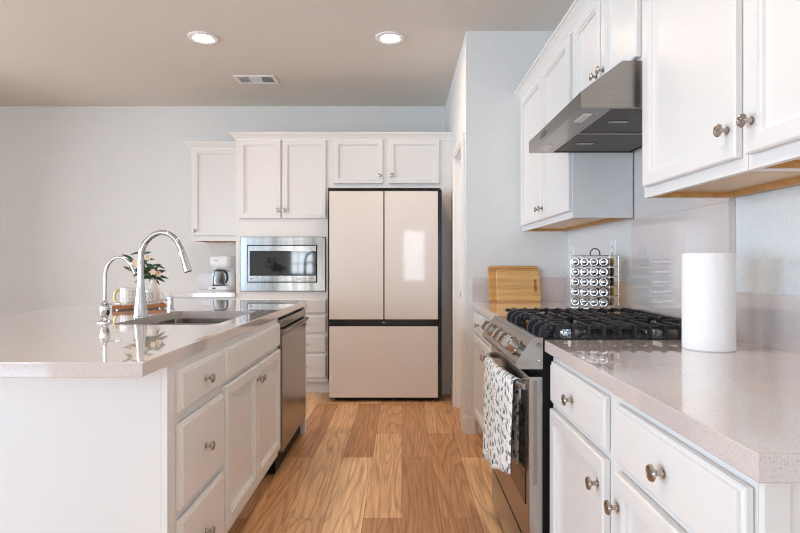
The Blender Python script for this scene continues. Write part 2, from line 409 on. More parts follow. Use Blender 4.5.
# pantry corner: front wall and side wall with a doorway
DY0, DY1, DZ = 3.78, 4.33, 2.03
b = B()
b.box(XP, XR, YP, YP+0.115, 0, ZC); b.box(XP, XP+0.115, YP+0.115, DY0, 0, ZC)
b.box(XP, XP+0.115, DY0, DY1, DZ, ZC); b.box(XP, XP+0.115, DY1, YB, 0, ZC)
struct('wall_pantry', b, 'wall')
d = B(); d.box(XP+0.05, XP+0.085, DY0+0.012, DY1-0.012, 0.008, DZ-0.012)
dr = struct('door_1', d, 'trim')
d = B()
for z0, z1 in ((0.15, 0.95), (1.08, 1.92)):
    F = lambda u, n, z: Vector((XP+0.05-n, u, z))
    d.panel(F, DY0+0.1, DY1-0.1, z0, z1, [(0, -0.002), (0, 0.004), (0.02, 0.008), (0.03, 0.003), (0.05, 0.003)])
struct('door_panel', d, 'trim', dr)
k = B(); k.lathe([(0.026, 0), (0.026, 0.006), (0.011, 0.009), (0.011, 0.035), (0.024, 0.042), (0.027, 0.055), (0.02, 0.066), (0.004, 0.069)], (XP+0.05, DY0+0.07, 0.95), (-1, 0, 0), 20)
struct('door_knob', k, 'nickel', dr)
c = B()   # casing and jamb, mitred look
cw, ct = 0.065, 0.018
for y0, y1, z0, z1 in ((DY0-cw, DY0, 0, DZ+cw), (DY1, DY1+cw, 0, DZ+cw), (DY0, DY1, DZ, DZ+cw)):
    c.box(XP-ct, XP, y0, y1, z0, z1, 0.004)
    c.box(XP-ct-0.006, XP-ct+0.002, y0+0.012 if y0 != DY0 else y0, y1-0.02 if y0 != DY0 else y1, z0 if y0 != DY0 else z0+0.02, z1-0.02, 0.003)
c.box(XP, XP+0.115, DY0, DY0+0.011, 0, DZ); c.box(XP, XP+0.115, DY1-0.011, DY1, 0, DZ); c.box(XP, XP+0.115, DY0+0.011, DY1-0.011, DZ-0.011, DZ)
struct('trim_1', c, 'trim')
# baseboards
def baseboard(name, segs):
    b = B()
    for (x0, x1, y0, y1) in segs:
        b.box(x0, x1, y0, y1, 0, 0.105, 0.0); b.box(x0+0.004*(x1-x0 < 0.03), x1, y0+0.004*(y1-y0 < 0.03), y1, 0.105, 0.117, 0.003)
    struct(name, b, 'trim')
baseboard('baseboard_pantry', [(XP-0.014, 0.508, YP-0.014, YP), (XP-0.014, XP, YP, DY0-cw), (XP-0.014, XP, DY1+cw, 4.748)])
baseboard('baseboard_back', [(XL+0.014, -2.08, YB-0.014, YB)])
baseboard('baseboard_left', [(XL, XL+0.014, YF+0.014, YB)])
baseboard('baseboard_right', [(XR-0.014, XR, YF+0.014, 0.7)])

# ------------------------------------------------------------------ cabinets
DOOR = [(0.004, 0.0), (0.004, 0.003), (0.0, 0.0035), (0.0, 0.017), (0.002, 0.0195), (0.005, 0.021), (0.042, 0.021), (0.0435, 0.0155), (0.050, 0.0145), (0.0510, 0.006), (0.055, 0.0048)]
DRAWER = [(0.004, 0.0), (0.004, 0.003), (0.0, 0.0035), (0.0, 0.013), (0.003, 0.0150), (0.009, 0.0155), (0.0105, 0.0205), (0.012, 0.021), (0.03, 0.021)]
KNOB = [(0.0095, 0.0), (0.0095, 0.002), (0.0065, 0.0035), (0.0052, 0.009), (0.0058, 0.015), (0.010, 0.0185), (0.0155, 0.0215), (0.0162, 0.0245), (0.0145, 0.0275), (0.0105, 0.0285), (0.0095, 0.0278), (0.003, 0.0292)]
def frame(O, u, n):
    O = Vector((O[0], O[1], 0)); U = Vector((u[0], u[1], 0)); Nn = Vector((n[0], n[1], 0))
    return lambda a, b, z: O + U*a + Nn*b + Vector((0, 0, z))
def fbox(b, F, u0, u1, n0, n1, z0, z1, bev=0):
    p = F(u0, n0, z0); q = F(u1, n1, z1)
    b.box(min(p.x, q.x), max(p.x, q.x), min(p.y, q.y), max(p.y, q.y), z0, z1, bev)
def cabinet(name, label, cat, O, u, n, W, D, z0, z1, toe=0.115, fronts=(), group=None, hollow=False, bottom=None, bump=0.005):
    F = frame(O, u, n); c = F(W/2, -D/2, z0)
    t = thing(name, label, cat, c, group)
    b = B()
    zb = z0+toe
    if hollow:   # boards only, open at the top for a basin
        fbox(b, F, 0, 0.016, -D, 0, zb, z1); fbox(b, F, W-0.016, W, -D, 0, zb, z1)
        fbox(b, F, 0.016, W-0.016, -D, -D+0.012, zb, z1); fbox(b, F, 0.016, W-0.016, -D+0.012, -0.019, zb, zb+0.016)
        fbox(b, F, 0.016, W-0.016, -0.019, 0, zb, z1)
    else:
        fbox(b, F, 0, W, -D, 0, zb, z1)
    if toe: fbox(b, F, 0.0, W, -D, -0.075, z0, zb)
    if bottom:   # recessed bottom: side and front skirts hang below the plywood
        sk = 0.022
        fbox(b, F, 0, 0.019, -D, 0, z0-sk, z0); fbox(b, F, W-0.019, W, -D, 0, z0-sk, z0); fbox(b, F, 0.019, W-0.019, -0.019, 0, z0-sk, z0)
    body = obj('body', b, 'paint', t)
    if bottom:
        pb = B(); fbox(pb, F, 0.019, W-0.019, -D+0.02, -0.019, z0-0.004, z0)
        obj('bottom_panel', pb, 'maple', t)
        rb = B(); fbox(rb, F, 0.019, W-0.019, -D, -D+0.02, z0-sk, z0); fbox(rb, F, 0.019, 0.03, -D+0.02, -0.019, z0-sk, z0-0.004); fbox(rb, F, W-0.03, W-0.019, -D+0.02, -0.019, z0-sk, z0-0.004)
        obj('hanging_rail', rb, 'oak', t)
    for f in fronts:
        kind, u0, u1, a, c2 = f[:5]; knobs = f[5] if len(f) > 5 else ()
        pb = B(); pb.panel(F, u0, u1, a, c2, DOOR if kind == 'door' else DRAWER)
        o = obj('door' if kind == 'door' else ('drawer' if kind == 'drawer' else 'false_front'), pb, 'paint', t, 25)
        for (ku, kz) in knobs:
            kb = B(); nn = 0.0046 if (kind == 'door' and u0+0.06 < ku < u1-0.06) else 0.0208
            kb.lathe(KNOB, F(ku, nn, kz), F(0, 1, 0)-F(0, 0, 0), 20)
            obj('knob', kb, 'nickel', o)
    return t
ZK = 0.873; ZT = 0.914
# ---- island
IX = -0.685; IE = (1, 0); UY = (0, 1)
Y0 = 1.565
cabinet('drawer_cabinet', 'white three-drawer base cabinet at the near end of the island', 'cabinet', (IX, Y0), UY, IE, 0.44, 0.60, 0, ZK,
        fronts=[('drawer', 0.036, 0.425, 0.720, 0.848, [(0.230, 0.784)]), ('drawer', 0.036, 0.425, 0.424, 0.686, [(0.230, 0.555)]), ('drawer', 0.036, 0.425, 0.140, 0.393, [(0.230, 0.266)])])
cabinet('sink_cabinet', 'white two-door cabinet with false front under the island sink', 'cabinet', (IX, Y0+0.44), UY, IE, 0.915, 0.60, 0, ZK,
        fronts=[('false', 0.010, 0.895, 0.725, 0.848), ('door', 0.010, 0.449, 0.160, 0.706, [(0.427, 0.640)]), ('door', 0.455, 0.895, 0.160, 0.706, [(0.477, 0.640)])], hollow=True)
IL = -1.62
tag(obj('end_panel', B().box(IL, -0.7045, Y0-0.016, Y0-0.001, 0, ZK, 0.0015), 'paint'), 'plain white panel closing the near end of the island', 'panel')
tag(obj('end_panel', B().box(IL, -0.668, 3.648, 3.70, 0, ZK, 0.0015), 'paint'), 'white panel closing the far end of the island past the dishwasher', 'panel')
tag(obj('back_panel', B().box(IL-0.02, IL, Y0-0.016, 3.70, 0, ZK, 0.0015), 'paint'), 'white panel along the seating side of the island', 'panel')
# stile at the corner of the island
tag(obj('corner_stile', B().box(-0.7035, IX, Y0-0.018, Y0-0.0005, 0.115, ZK, 0.001), 'paint'), 'narrow white corner stile between island end panel and drawers', 'trim')

# dishwasher
dw0, dw1 = 2.928, 3.640
t = thing('dishwasher', 'stainless steel dishwasher at the far end of the island', 'dishwasher', (-0.97, (dw0+dw1)/2, 0))
obj('body', B().box(-1.26, -0.700, dw0+0.002, dw1, 0.012, 0.868), 'blackmatte', t)
bb = B(); bb.box(-0.700, -0.660, dw0+0.006, dw1-0.004, 0.125, 0.775, 0.004)
bb.poly_extrude([(-0.700, dw0+0.006, 0.770), (-0.660, dw0+0.006, 0.770), (-0.640, dw0+0.006, 0.795), (-0.640, dw0+0.006, 0.806), (-0.690, dw0+0.006, 0.812), (-0.700, dw0+0.006, 0.812)], (0, dw1-dw0-0.01, 0))
dd = obj('door', bb, 'steel_dark', t)
obj('control_strip', B().box(-0.700, -0.662, dw0+0.006, dw1-0.004, 0.818, 0.862, 0.003), 'steel_dark', t)
obj('kick_plate', B().box(-0.765, -0.75, dw0+0.006, dw1-0.004, 0.002, 0.118), 'blackmatte', t)
for i in range(5):
    obj('button', B().box(-0.695+0.0, -0.688, dw0+0.2+i*0.05, dw0+0.225+i*0.05, 0.862, 0.864), 'greyink', t)

# island worktop with a cut-out for the sink
HX0, HX1, HY0, HY1 = -1.236, -0.79, 2.236, 2.892
def rrect(x0, x1, y0, y1, r, z, seg=6):
    out = []
    for cx, cy, a in ((x1-r, y1-r, 0), (x0+r, y1-r, 90), (x0+r, y0+r, 180), (x1-r, y0+r, 270)):
        for k in range(seg+1):
            an = math.radians(a+90*k/seg); out.append((cx+r*math.cos(an), cy+r*math.sin(an), z))
    return out
def slab(name, x0, x1, y0, y1, z0, z1, hole=None, bev=0.003):
    b = B(); bm = b.bm
    def ring(i, z): return [(x0+i, y0+i, z), (x1-i, y0+i, z), (x1-i, y1-i, z), (x0+i, y1-i, z)]
    if not hole:
        return b.loops([ring(bev, z0), ring(0, z0+bev), ring(0, z1-bev), ring(bev*0.3, z1-bev*0.3), ring(bev, z1)])
    o = [[bm.verts.new(p) for p in ring(i, z)] for i, z in ((bev, z0), (0, z0+bev), (0, z1-bev), (bev*0.3, z1-bev*0.3), (bev, z1))]
    h = [[bm.verts.new(p) for p in rrect(*hole, 0.045, z)] for z in (z0, z1)]
    def bridge(a, c):
        n = len(a)
        for i in range(n): bm.faces.new((a[i], a[(i+1) % n], c[(i+1) % n], c[i]))
    for a, c in zip(o, o[1:]): bridge(a, c)
    bridge(h[0], h[1])
    for ol, hl in ((o[0], h[0]), (o[-1], h[1])):
        es = []
        for lp in (ol, hl):
            for i in range(len(lp)):
                e = bm.edges.get((lp[i], lp[(i+1) % len(lp)])); es.append(e)
        bmesh.ops.triangle_fill(bm, edges=es, use_beauty=True)
    return b
tag(obj('worktop', slab('w', -2.0, -0.677, 1.382, 3.77, ZK, ZT, (HX0, HX1, HY0, HY1)), 'quartz'), 'glossy speckled quartz worktop of the island with the sink cut-out', 'worktop')

# sink
t = thing('sink', 'undermount stainless steel double-bowl sink in the island worktop', 'sink', ((HX0+HX1)/2, (HY0+HY1)/2, 0.66))
def bowl(y0, y1):
    b = B(); x0, x1 = HX0-0.004, HX1+0.004
    zt = 0.8725; zb = 0.665
    lo = [rrect(x0, x1, y0, y1, 0.045, zt), rrect(x0+0.004, x1-0.004, y0+0.004, y1-0.004, 0.045, zb+0.03), rrect(x0+0.02, x1-0.02, y0+0.02, y1-0.02, 0.045, zb+0.006), rrect(x0+0.05, x1-0.05, y0+0.05, y1-0.05, 0.05, zb)]
    ou = [[Vector(p)+Vector((0, 0, -0.003)) for p in lp] for lp in lo]
    ou = [rrect(x0-0.003, x1+0.003, y0-0.003, y1+0.003, 0.048, zt), rrect(x0-0.001, x1+0.001, y0-0.001, y1+0.001, 0.048, zb+0.03), rrect(x0+0.017, x1-0.017, y0+0.017, y1-0.017, 0.048, zb+0.003), rrect(x0+0.05, x1-0.05, y0+0.05, y1-0.05, 0.05, zb-0.003)]
    b.loops(list(reversed(ou)) + lo); return b
ym = HY0+0.40
obj('basin', bowl(HY0-0.004, ym-0.006), 'steel_basin', t)
obj('basin', bowl(ym+0.006, HY1+0.004), 'steel_basin', t)
obj('rim_divider', B().box(HX0-0.004, HX1+0.004, ym-0.008, ym+0.008, 0.8715, 0.8728, 0.0005), 'steel_basin', t)
for yc in ((HY0+ym)/2, (ym+HY1)/2):
    dr_ = B(); dr_.lathe([(0.045, 0.0), (0.045, 0.003), (0.038, 0.004), (0.030, 0.001), (0.012, 0.002), (0.002, 0.003)], ((HX0+HX1)/2, yc, 0.6652), seg=24)
    obj('drain', dr_, 'chrome', t)

# tall pull-down faucet
FX, FY = -1.262, 2.56
t = thing('kitchen_faucet', 'tall chrome pull-down gooseneck faucet beside the island sink', 'faucet', (FX, FY, ZT))
obj('body', B().lathe([(0.034, 0), (0.034, 0.004), (0.031, 0.010), (0.028, 0.05), (0.021, 0.11), (0.0155, 0.17), (0.0145, 0.20), (0.0145, 0.203)], (FX, FY, ZT), seg=28), 'brushed', t)
pts = [(FX, FY, ZT+0.203), (FX, FY, ZT+0.26), (FX+0.004, FY, ZT+0.31), (FX+0.028, FY, ZT+0.365), (FX+0.075, FY, ZT+0.402), (FX+0.125, FY, ZT+0.405), (FX+0.168, FY, ZT+0.376), (FX+0.192, FY, ZT+0.335), (FX+0.201, FY, ZT+0.315)]
obj('gooseneck', B().tube(crv(pts, 8), 0.0135, 16), 'brushed', t)
h0 = Vector((FX+0.200, FY, ZT+0.316)); hd = Vector((0.30, 0, -1)).normalized()
sp = obj('spray_head', B().lathe([(0.014, 0), (0.0155, 0.006), (0.0165, 0.03), (0.0185, 0.075), (0.0200, 0.095), (0.0195, 0.100), (0.012, 0.101)], h0, hd, 24), 'brushed', t)
obj('spray_face', B().lathe([(0.0165, 0.1005), (0.0165, 0.103), (0.002, 0.1035)], h0, hd, 20), 'rubber', sp)
# separate lever valve standing on the worktop
t = thing('faucet_handle', 'chrome lever valve on the worktop right of the tall faucet', 'faucet handle', (-1.300, 2.975, ZT))
obj('body', B().lathe([(0.022, 0), (0.022, 0.005), (0.0175, 0.008), (0.0165, 0.012), (0.0165, 0.068), (0.0145, 0.074), (0.004, 0.076)], (-1.300, 2.975, ZT), seg=24), 'chrome', t)
obj('lever', B().tube(crv([(-1.310, 2.973, ZT+0.055), (-1.335, 2.965, ZT+0.055), (-1.375, 2.945, ZT+0.048), (-1.405, 2.93, ZT+0.046)], 5), [0.006]*6+[0.0065]*6+[0.0055]*4, 12), 'chrome', t)

# small filtered-water faucet
GX, GY = -1.30, 2.32
t = thing('water_filter_faucet', 'small chrome gooseneck drinking-water faucet nearest the camera on the island', 'faucet', (GX, GY, ZT))
obj('base', B().lathe([(0.032, 0), (0.032, 0.004), (0.024, 0.009), (0.014, 0.013), (0.0115, 0.018), (0.015, 0.026), (0.0195, 0.042), (0.0215, 0.058), (0.0205, 0.070), (0.0125, 0.078), (0.0145, 0.084), (0.011, 0.090), (0.008, 0.100)], (GX, GY, ZT), seg=26), 'chrome', t)
pts = [(GX, GY, ZT+0.095), (GX+0.001, GY, ZT+0.17), (GX+0.004, GY, ZT+0.225), (GX+0.022, GY, ZT+0.265), (GX+0.055, GY, ZT+0.286), (GX+0.090, GY, ZT+0.276), (GX+0.115, GY, ZT+0.248), (GX+0.132, GY, ZT+0.215)]
obj('spout', B().tube(crv(pts, 8), 0.0062, 14), 'brushed', t)
lv = obj('lever', B().tube([(GX+0.012, GY+0.002, ZT+0.080), (GX+0.03, GY+0.004, ZT+0.081), (GX+0.058, GY+0.006, ZT+0.081), (GX+0.066, GY+0.006, ZT+0.081)], [0.004, 0.0045, 0.0055, 0.007], 12), 'chrome', t)

# wooden tray and what stands on it
tn = Vector((-1.588, 2.90, 0)); tf = Vector((-1.347, 3.032, 0)); td = (tf-tn).normalized(); tp = Vector((-td.y, td.x, 0))
tl = (tf-tn).length
TM = Matrix.Translation((tn.x, tn.y, ZT)) @ Matrix(((td.x, tp.x, 0, 0), (td.y, tp.y, 0, 0), (0, 0, 1, 0), (0, 0, 0, 1)))
t = thing('serving_tray', 'reddish-brown wooden serving tray behind the faucets on the island', 'tray', (TM @ Vector((tl/2, 0.11, 0))))
b = B(TM); b.box(0, tl, 0, 0.22, 0.006, 0.016, 0.003)
for y0, y1 in ((0, 0.012), (0.208, 0.22)): b.box(0, tl, y0, y1, 0.016, 0.028, 0.002)
for x0, x1 in ((0, 0.012), (tl-0.012, tl)): b.box(x0, x1, 0.012, 0.208, 0.016, 0.028, 0.002)
obj('tray_board', b, 'redwood', t)
for fx in (0.03, tl-0.03):
    for fy in (0.03, 0.19):
        f = B(TM); f.lathe([(0.011, 0), (0.011, 0.006)], (fx, fy, 0), seg=14); obj('foot', f, 'nickel', t)
def on_tray(a, c, z=0.0162): return TM @ Vector((a, c, z))
def mug(name, label, base, hdir, hm, h=0.106, r=0.045, prints='dots'):
    t = thing(name, label, 'mug', base); base = Vector(base)
    b = B(); b.lathe([(r*0.86, 0), (r*0.97, 0.008), (r, 0.03), (r, h), (r-0.004, h), (r-0.004, 0.01), (0.004, 0.008)], base, seg=32)
    bd = obj('body', b, 'ceramic', t)
    hd = Vector(hdir).normalized()
    pts = [base+hd*(r-0.003)+Vector((0, 0, h*0.82)), base+hd*(r+0.018)+Vector((0, 0, h*0.84)), base+hd*(r+0.032)+Vector((0, 0, h*0.62)), base+hd*(r+0.031)+Vector((0, 0, h*0.38)), base+hd*(r+0.018)+Vector((0, 0, h*0.2)), base+hd*(r-0.003)+Vector((0, 0, h*0.18))]
    obj('handle', B().tube(crv(pts, 6), 0.0062, 12), hm, t)
    p = B()
    side = Vector((-base.x, -base.y, 0)).normalized(); a0 = math.atan2(side.y, side.x)
    if prints == 'dots':
        for i in range(-2, 3):
            for j in range(4):
                an = a0+i*0.42+0.1*(j % 2); dd_ = Vector((math.cos(an), math.sin(an), 0))
                p.lathe([(0.0032, -0.0003), (0.0032, 0.0005)], base+dd_*r+Vector((0, 0, 0.025+0.02*j)), dd_, 8)
        obj('printed_dots', p, 'gold', bd)
    else:
        for (zz, am, ph) in ((0.070, 0.008, 0.0), (0.048, 0.009, 1.1), (0.028, 0.006, 2.0)):
            q = [base+Vector((math.cos(a0+s), math.sin(a0+s), 0))*(r+0.0003)+Vector((0, 0, zz+am*math.sin(s*13+ph))) for s in [x*0.06-0.62 for x in range(21)]]
            p.tube(q, 0.0012, 6)
        obj('printed_script', p, 'ink', bd)
    return t
mug('coffee_mug', 'white mug with gold handle and dots on the tray, left of the tall faucet', on_tray(0.085, 0.085), (-0.97, -0.1, 0), 'gold')
mug('coffee_mug', 'white mug with dark script on the tray, right of the tall faucet', on_tray(0.190, 0.052), (0.88, 0.2, 0), 'ceramic', 0.095, 0.040, 'script')
vb = on_tray(0.217, 0.135)
t = thing('bud_vase', 'small blush bottle-shaped vase at the right end of the tray', 'vase', vb)
obj('body', B().lathe([(0.026, 0), (0.034, 0.01), (0.037, 0.045), (0.033, 0.085), (0.020, 0.115), (0.015, 0.13), (0.015, 0.145), (0.017, 0.149), (0.013, 0.149), (0.012, 0.12), (0.004, 0.115)], vb, seg=28), 'vase', t)
# foliage in the vase: leaf blades and blossoms
pb = vb+Vector((0, 0, 0.117))
t = thing('flower_stems', 'green leafy stems with peach blossoms standing in the vase', 'flowers', pb)
rg = random.Random(5)
lb = B(); sb = B(); tips = []
def leaf(b, o, d, ln, w):
    d = d.normalized(); s = d.cross(Vector((0.2, -1, 0.3))).normalized(); nn = s.cross(d).normalized()
    rows = []
    for k in range(7):
        t_ = k/6; ww = w*math.sin(PI*min(1, t_*0.93+0.05))**0.8; c = o+d*(ln*t_)+Vector((0, 0, -0.25*ln*t_*t_))
        rows.append([c-s*ww+nn*ww*0.3, c, c+s*ww+nn*ww*0.3, c+nn*0.0012])
    b.loops(rows)
# arching stems as seen in the photo: to the left, up and to the right
stems = [((-0.115, -0.03, 0.155), 11), ((-0.130, -0.02, 0.085), 11), ((-0.085, 0.02, 0.190), 10), ((0.030, -0.03, 0.080), 9), ((-0.015, 0.03, 0.120), 9), ((-0.07, -0.05, 0.07), 9)]
for (tx, ty, tz), nl in stems:
    e = Vector((tx, ty, tz)); path = crv([pb+Vector((rg.uniform(-.004, .004), rg.uniform(-.004, .004), -0.0)), pb+Vector((e.x*0.25, e.y*0.25, 0.045+e.z*0.2)), pb+e], 6)
    sb.tube(path, 0.0016, 6)
    for i in range(nl):
        q = path[min(len(path)-1, 4+int(i*(len(path)-5)/(nl-1)))]
        a = rg.uniform(0, 2*PI); dv = Vector((e.x*4+math.cos(a)*0.75, math.sin(a)*0.55, rg.uniform(-0.25, 0.75)))
        leaf(lb, q, dv, rg.uniform(0.055, 0.085), rg.uniform(0.006, 0.009))
    tips.append(pb+e)
obj('stem', sb, 'stem', t); fo = obj('foliage', lb, 'leaf', t, 60)
for q in [pb+Vector((-0.085, -0.05, 0.135)), pb+Vector((-0.015, -0.03, 0.165)), pb+Vector((0.022, -0.05, 0.080)), pb+Vector((0.045, -0.03, 0.070)), pb+Vector((-0.095, -0.04, 0.110))]:
    fb = B()
    for k in range(6):
        a = 2*PI*k/6; leaf(fb, q, Vector((math.cos(a), -0.5, math.sin(a))), 0.022, 0.0075)
    fb.lathe([(0.002, -0.003), (0.006, 0.0), (0.005, 0.004), (0.001, 0.006)], q, (0, -1, 0), 10)
    obj('blossom', fb, 'petal', t, 60)

# ---- back run: tall microwave cabinet, fridge surround, counter and upper cabinet on the left
YT = 4.75; BE = (0, -1); UX = (1, 0)
TX0, TX1 = -1.487, -0.664
W = TX1-TX0
t = thing('tall_cabinet', 'tall white cabinet around the built-in microwave left of the fridge', 'cabinet', ((TX0+TX1)/2, (YT+YB)/2, 0))
F = frame((TX0, YT), UX, BE); D = YB-YT-0.004
mx0, mx1, mz0, mz1 = 0.058, 0.745, 0.955, 1.390      # cavity for the microwave body
b = B()
fbox(b, F, 0, mx0, -D, 0, 0.115, 2.30); fbox(b, F, mx1, W, -D, 0, 0.115, 2.30)
fbox(b, F, mx0, mx1, -D, 0, 0.115, mz0-0.02); fbox(b, F, mx0, mx1, -D, 0, mz1+0.02, 2.30)
fbox(b, F, mx0, mx1, -D, -D+0.01, mz0-0.02, mz1+0.02)
fbox(b, F, 0, W, -D, -0.075, 0, 0.115)
obj('body', b, 'paint', t)
for i, (z0, z1) in enumerate(((0.728, 0.855), (0.555, 0.710), (0.378, 0.532), (0.150, 0.362))):
    b = B(); b.panel(F, 0.02, W-0.012, z0, z1, DRAWER); o = obj('drawer', b, 'paint', t, 25)
    for ku in (0.195, 0.625):
        kb = B(); kb.lathe(KNOB, F(ku, 0.02, (z0+z1)/2), (0, -1, 0), 16); obj('knob', kb, 'nickel', o)
for u0, u1, ku in ((0.030, 0.404, 0.382), (0.420, 0.808, 0.442)):
    b = B(); b.panel(F, u0, u1, 1.577, 2.276, DOOR); o = obj('door', b, 'paint', t, 25)
    kb = B(); kb.lathe(KNOB, F(ku, 0.02, 1.650), (0, -1, 0), 16); obj('knob', kb, 'nickel', o)
# microwave with trim kit
t = thing('microwave', 'built-in stainless steel microwave in the tall cabinet', 'microwave', ((TX0+TX1)/2, YT+0.2, mz0-0.02))
obj('body', B().box(TX0+0.075, TX1-0.092, YT-0.002, YT+0.40, mz0-0.02, mz1-0.03), 'blackmatte', t)
b = B()
tr0, tr1, tz0, tz1 = -1.447, -0.683, 0.925, 1.414; o0, o1, oz0, oz1 = -1.383, -0.757, 1.003, 1.341
b.loops([[(x0, y, z0), (x1, y, z0), (x1, y, z1), (x0, y, z1)] for (x0, x1, z0, z1, y) in
         ((o0, o1, oz0, oz1, YT-0.001), (tr0, tr1, tz0, tz1, YT-0.001), (tr0, tr1, tz0, tz1, YT-0.012), (tr0+.006, tr1-.006, tz0+.006, tz1-.006, YT-0.018), (o0, o1, oz0, oz1, YT-0.014), (o0, o1, oz0, oz1, YT-0.001))], False, False)
obj('trim_frame', b, 'steel_trim', t)
b = B(); b.loops([[(x0, y, z0), (x1, y, z0), (x1, y, z1), (x0, y, z1)] for (x0, x1, z0, z1, y) in
         ((o0+.001, o1-.001, oz0+.001, oz1-.001, YT-0.003), (o0+.001, o1-.001, oz0+.001, oz1-.001, YT-0.017), (o0+.009, o1-.009, oz0+.008, oz1-.008, YT-0.019))])
obj('gasket_frame', b, 'black', t)
dd = obj('door', B().box(o0+0.011, o1-0.009, YT-0.028, YT-0.0195, oz0+0.009, oz1-0.009, 0.002), 'steel_trim', t)
obj('window_glass', B().box(o0+0.026, o1-0.010, YT-0.0300, YT-0.0285, oz0+0.062, oz1-0.054, 0.0005), 'blackglass', dd)
obj('badge', B().box(o0+0.032, o0+0.040, YT-0.0292, YT-0.0282, oz0+0.031, oz0+0.039), 'ink', dd)
obj('badge', B().box(o0+0.044, o0+0.062, YT-0.0292, YT-0.0282, oz0+0.031, oz0+0.038), 'greyink', dd)
for i in range(5):
    obj('button', B().box(o1-0.175+i*0.026, o1-0.160+i*0.026, YT-0.0292, YT-0.0282, oz0+0.030, oz0+0.038), 'greyink', dd)
obj('button', B().box(o1-0.055, o1-0.044, YT-0.0292, YT-0.0282, oz1-0.034, oz1-0.026), 'greyink', dd)

# fridge surround
cabinet('fridge_cabinet', 'white two-door wall cabinet above the fridge', 'cabinet', (TX1, YT), UX, BE, 0.4405-TX1, YB-YT-0.004, 1.852, 2.30, 0,
        fronts=[('door', 0.052, 0.494, 1.888, 2.282, [(0.468, 1.962)]), ('door', 0.548, 1.000, 1.888, 2.282, [(0.574, 1.962)])])
tag(obj('side_panel', B().box(0.348, 0.4405, YT, YB-0.004, 0, 1.852, 0.0015), 'paint'), 'white tall side panel right of the fridge', 'panel')

# fridge
FYF = 4.49
fx0, fx1 = -0.618, 0.337
t = thing('fridge', 'tall beige glass-front french-door fridge with bottom freezer', 'fridge', ((fx0+fx1)/2, (FYF+YB)/2, 0))
obj('body', B().box(fx0, fx1, FYF+0.03, YB-0.02, 0.022, 1.797, 0.004), 'black', t)
obj('door_edge', B().box(fx1-0.028, fx1, FYF+0.004, FYF+0.029, 0.035, 1.795, 0.003), 'black', t)
zs = [(0.700, 1.788, -0.617, -0.157), (0.700, 1.788, -0.149, 0.305), (0.037, 0.643, -0.617, 0.305)]
for i, (z0, z1, x0, x1) in enumerate(zs):
    o = obj('door' if i < 2 else 'freezer_drawer', B().box(x0, x1, FYF+0.008, FYF+0.030, z0, z1, 0.002), 'blackmatte', t)
    obj('glass_panel', B().box(x0+0.001, x1-0.001, FYF, FYF+0.0075, z0+0.001, z1-0.001, 0.0015), 'fridgeglass', o)
bd = obj('handle_channel', B().box(fx0, fx1-0.03, FYF+0.010, FYF+0.029, 0.648, 0.696, 0.002), 'black', t)
obj('badge', B().box(-0.168, -0.146, FYF+0.0085, FYF+0.0098, 0.668, 0.677), 'greyink', bd)
obj('top_hinge', B().box(fx0, fx1, FYF+0.012, FYF+0.028, 1.789, 1.800, 0.002), 'black', t)
for x in (-0.56, 0.25):
    b = B(); b.lathe([(0.022, 0), (0.022, 0.012), (0.012, 0.014), (0.012, 0.022)], (x, FYF+0.10, 0), seg=16); obj('foot', b, 'blackmatte', t)
    b = B(); b.lathe([(0.022, 0), (0.022, 0.012), (0.012, 0.014), (0.012, 0.022)], (x, YB-0.12, 0), seg=16); obj('foot', b, 'blackmatte', t)
obj('toe_grille', B().box(fx0+0.06, fx1-0.06, FYF+0.05, FYF+0.06, 0.010, 0.034), 'blackmatte', t)

# left stretch: base cabinet, worktop, splash, upper cabinet
cabinet('base_cabinet', 'white base cabinet under the coffee maker by the back wall', 'cabinet', (-2.06, YT), UX, BE, 0.57, YB-YT-0.004, 0, ZK,
        fronts=[('drawer', 0.02, 0.55, 0.720, 0.848, [(0.285, 0.784)]), ('door', 0.02, 0.55, 0.15, 0.70, [(0.525, 0.63)])])
tag(obj('worktop', slab('w', -2.075, TX0-0.002, YT-0.03, YB-0.002, ZK, ZT), 'quartz'), 'short grey quartz worktop under the coffee maker', 'worktop')
tag(obj('backsplash', B().box(-2.06, TX0-0.002, YB-0.018, YB-0.0005, ZT, ZT+0.162, 0.0015), 'quartz'), 'low grey quartz backsplash behind the coffee maker', 'backsplash')
cabinet('wall_cabinet', 'single-door white wall cabinet above the coffee maker', 'cabinet', (-2.01, 5.055), UX, BE, TX0-0.002+2.01, YB-5.055-0.004, 1.412, 2.30, 0,
        fronts=[('door', 0.022, 0.50, 1.440, 2.262, [(0.044, 1.485)])], bottom=True)

# coffee maker
CX, CY = -1.755, 5.19
t = thing('coffee_maker', 'white drip coffee maker on the short back worktop', 'coffee maker', (CX, CY, ZT))
b = B(); b.loops([rrect(CX-0.115+i, CX+0.105-i, CY-0.115+i, CY+0.085-i, 0.05, ZT+z) for i, z in ((0.006, 0), (0, 0.006), (0, 0.038), (0.006, 0.046), (0.02, 0.048))])
obj('base', b, 'white_plastic', t)
b = B(); b.loops([rrect(CX-0.092, CX+0.098, CY+0.01, CY+0.085, 0.025, ZT+z) for z in (0.0482, 0.225)])
obj('column', b, 'white_plastic', t)
b = B(); b.loops([rrect(CX-0.100+i, CX+0.105-i, CY-0.105+i, CY+0.085-i, 0.045, ZT+z) for i, z in ((0.012, 0.222), (0.004, 0.24), (0, 0.26), (0, 0.318), (0.004, 0.329), (0.014, 0.334))])
rs = obj('reservoir', b, 'white_plastic', t)
obj('badge', B().box(CX-0.045, CX-0.012, CY-0.1075, CY-0.1050, ZT+0.286, ZT+0.295), 'greyink', rs)
obj('switch', B().box(CX-0.062, CX-0.030, CY-0.118, CY-0.114, ZT+0.016, ZT+0.030, 0.001), 'ink', t)
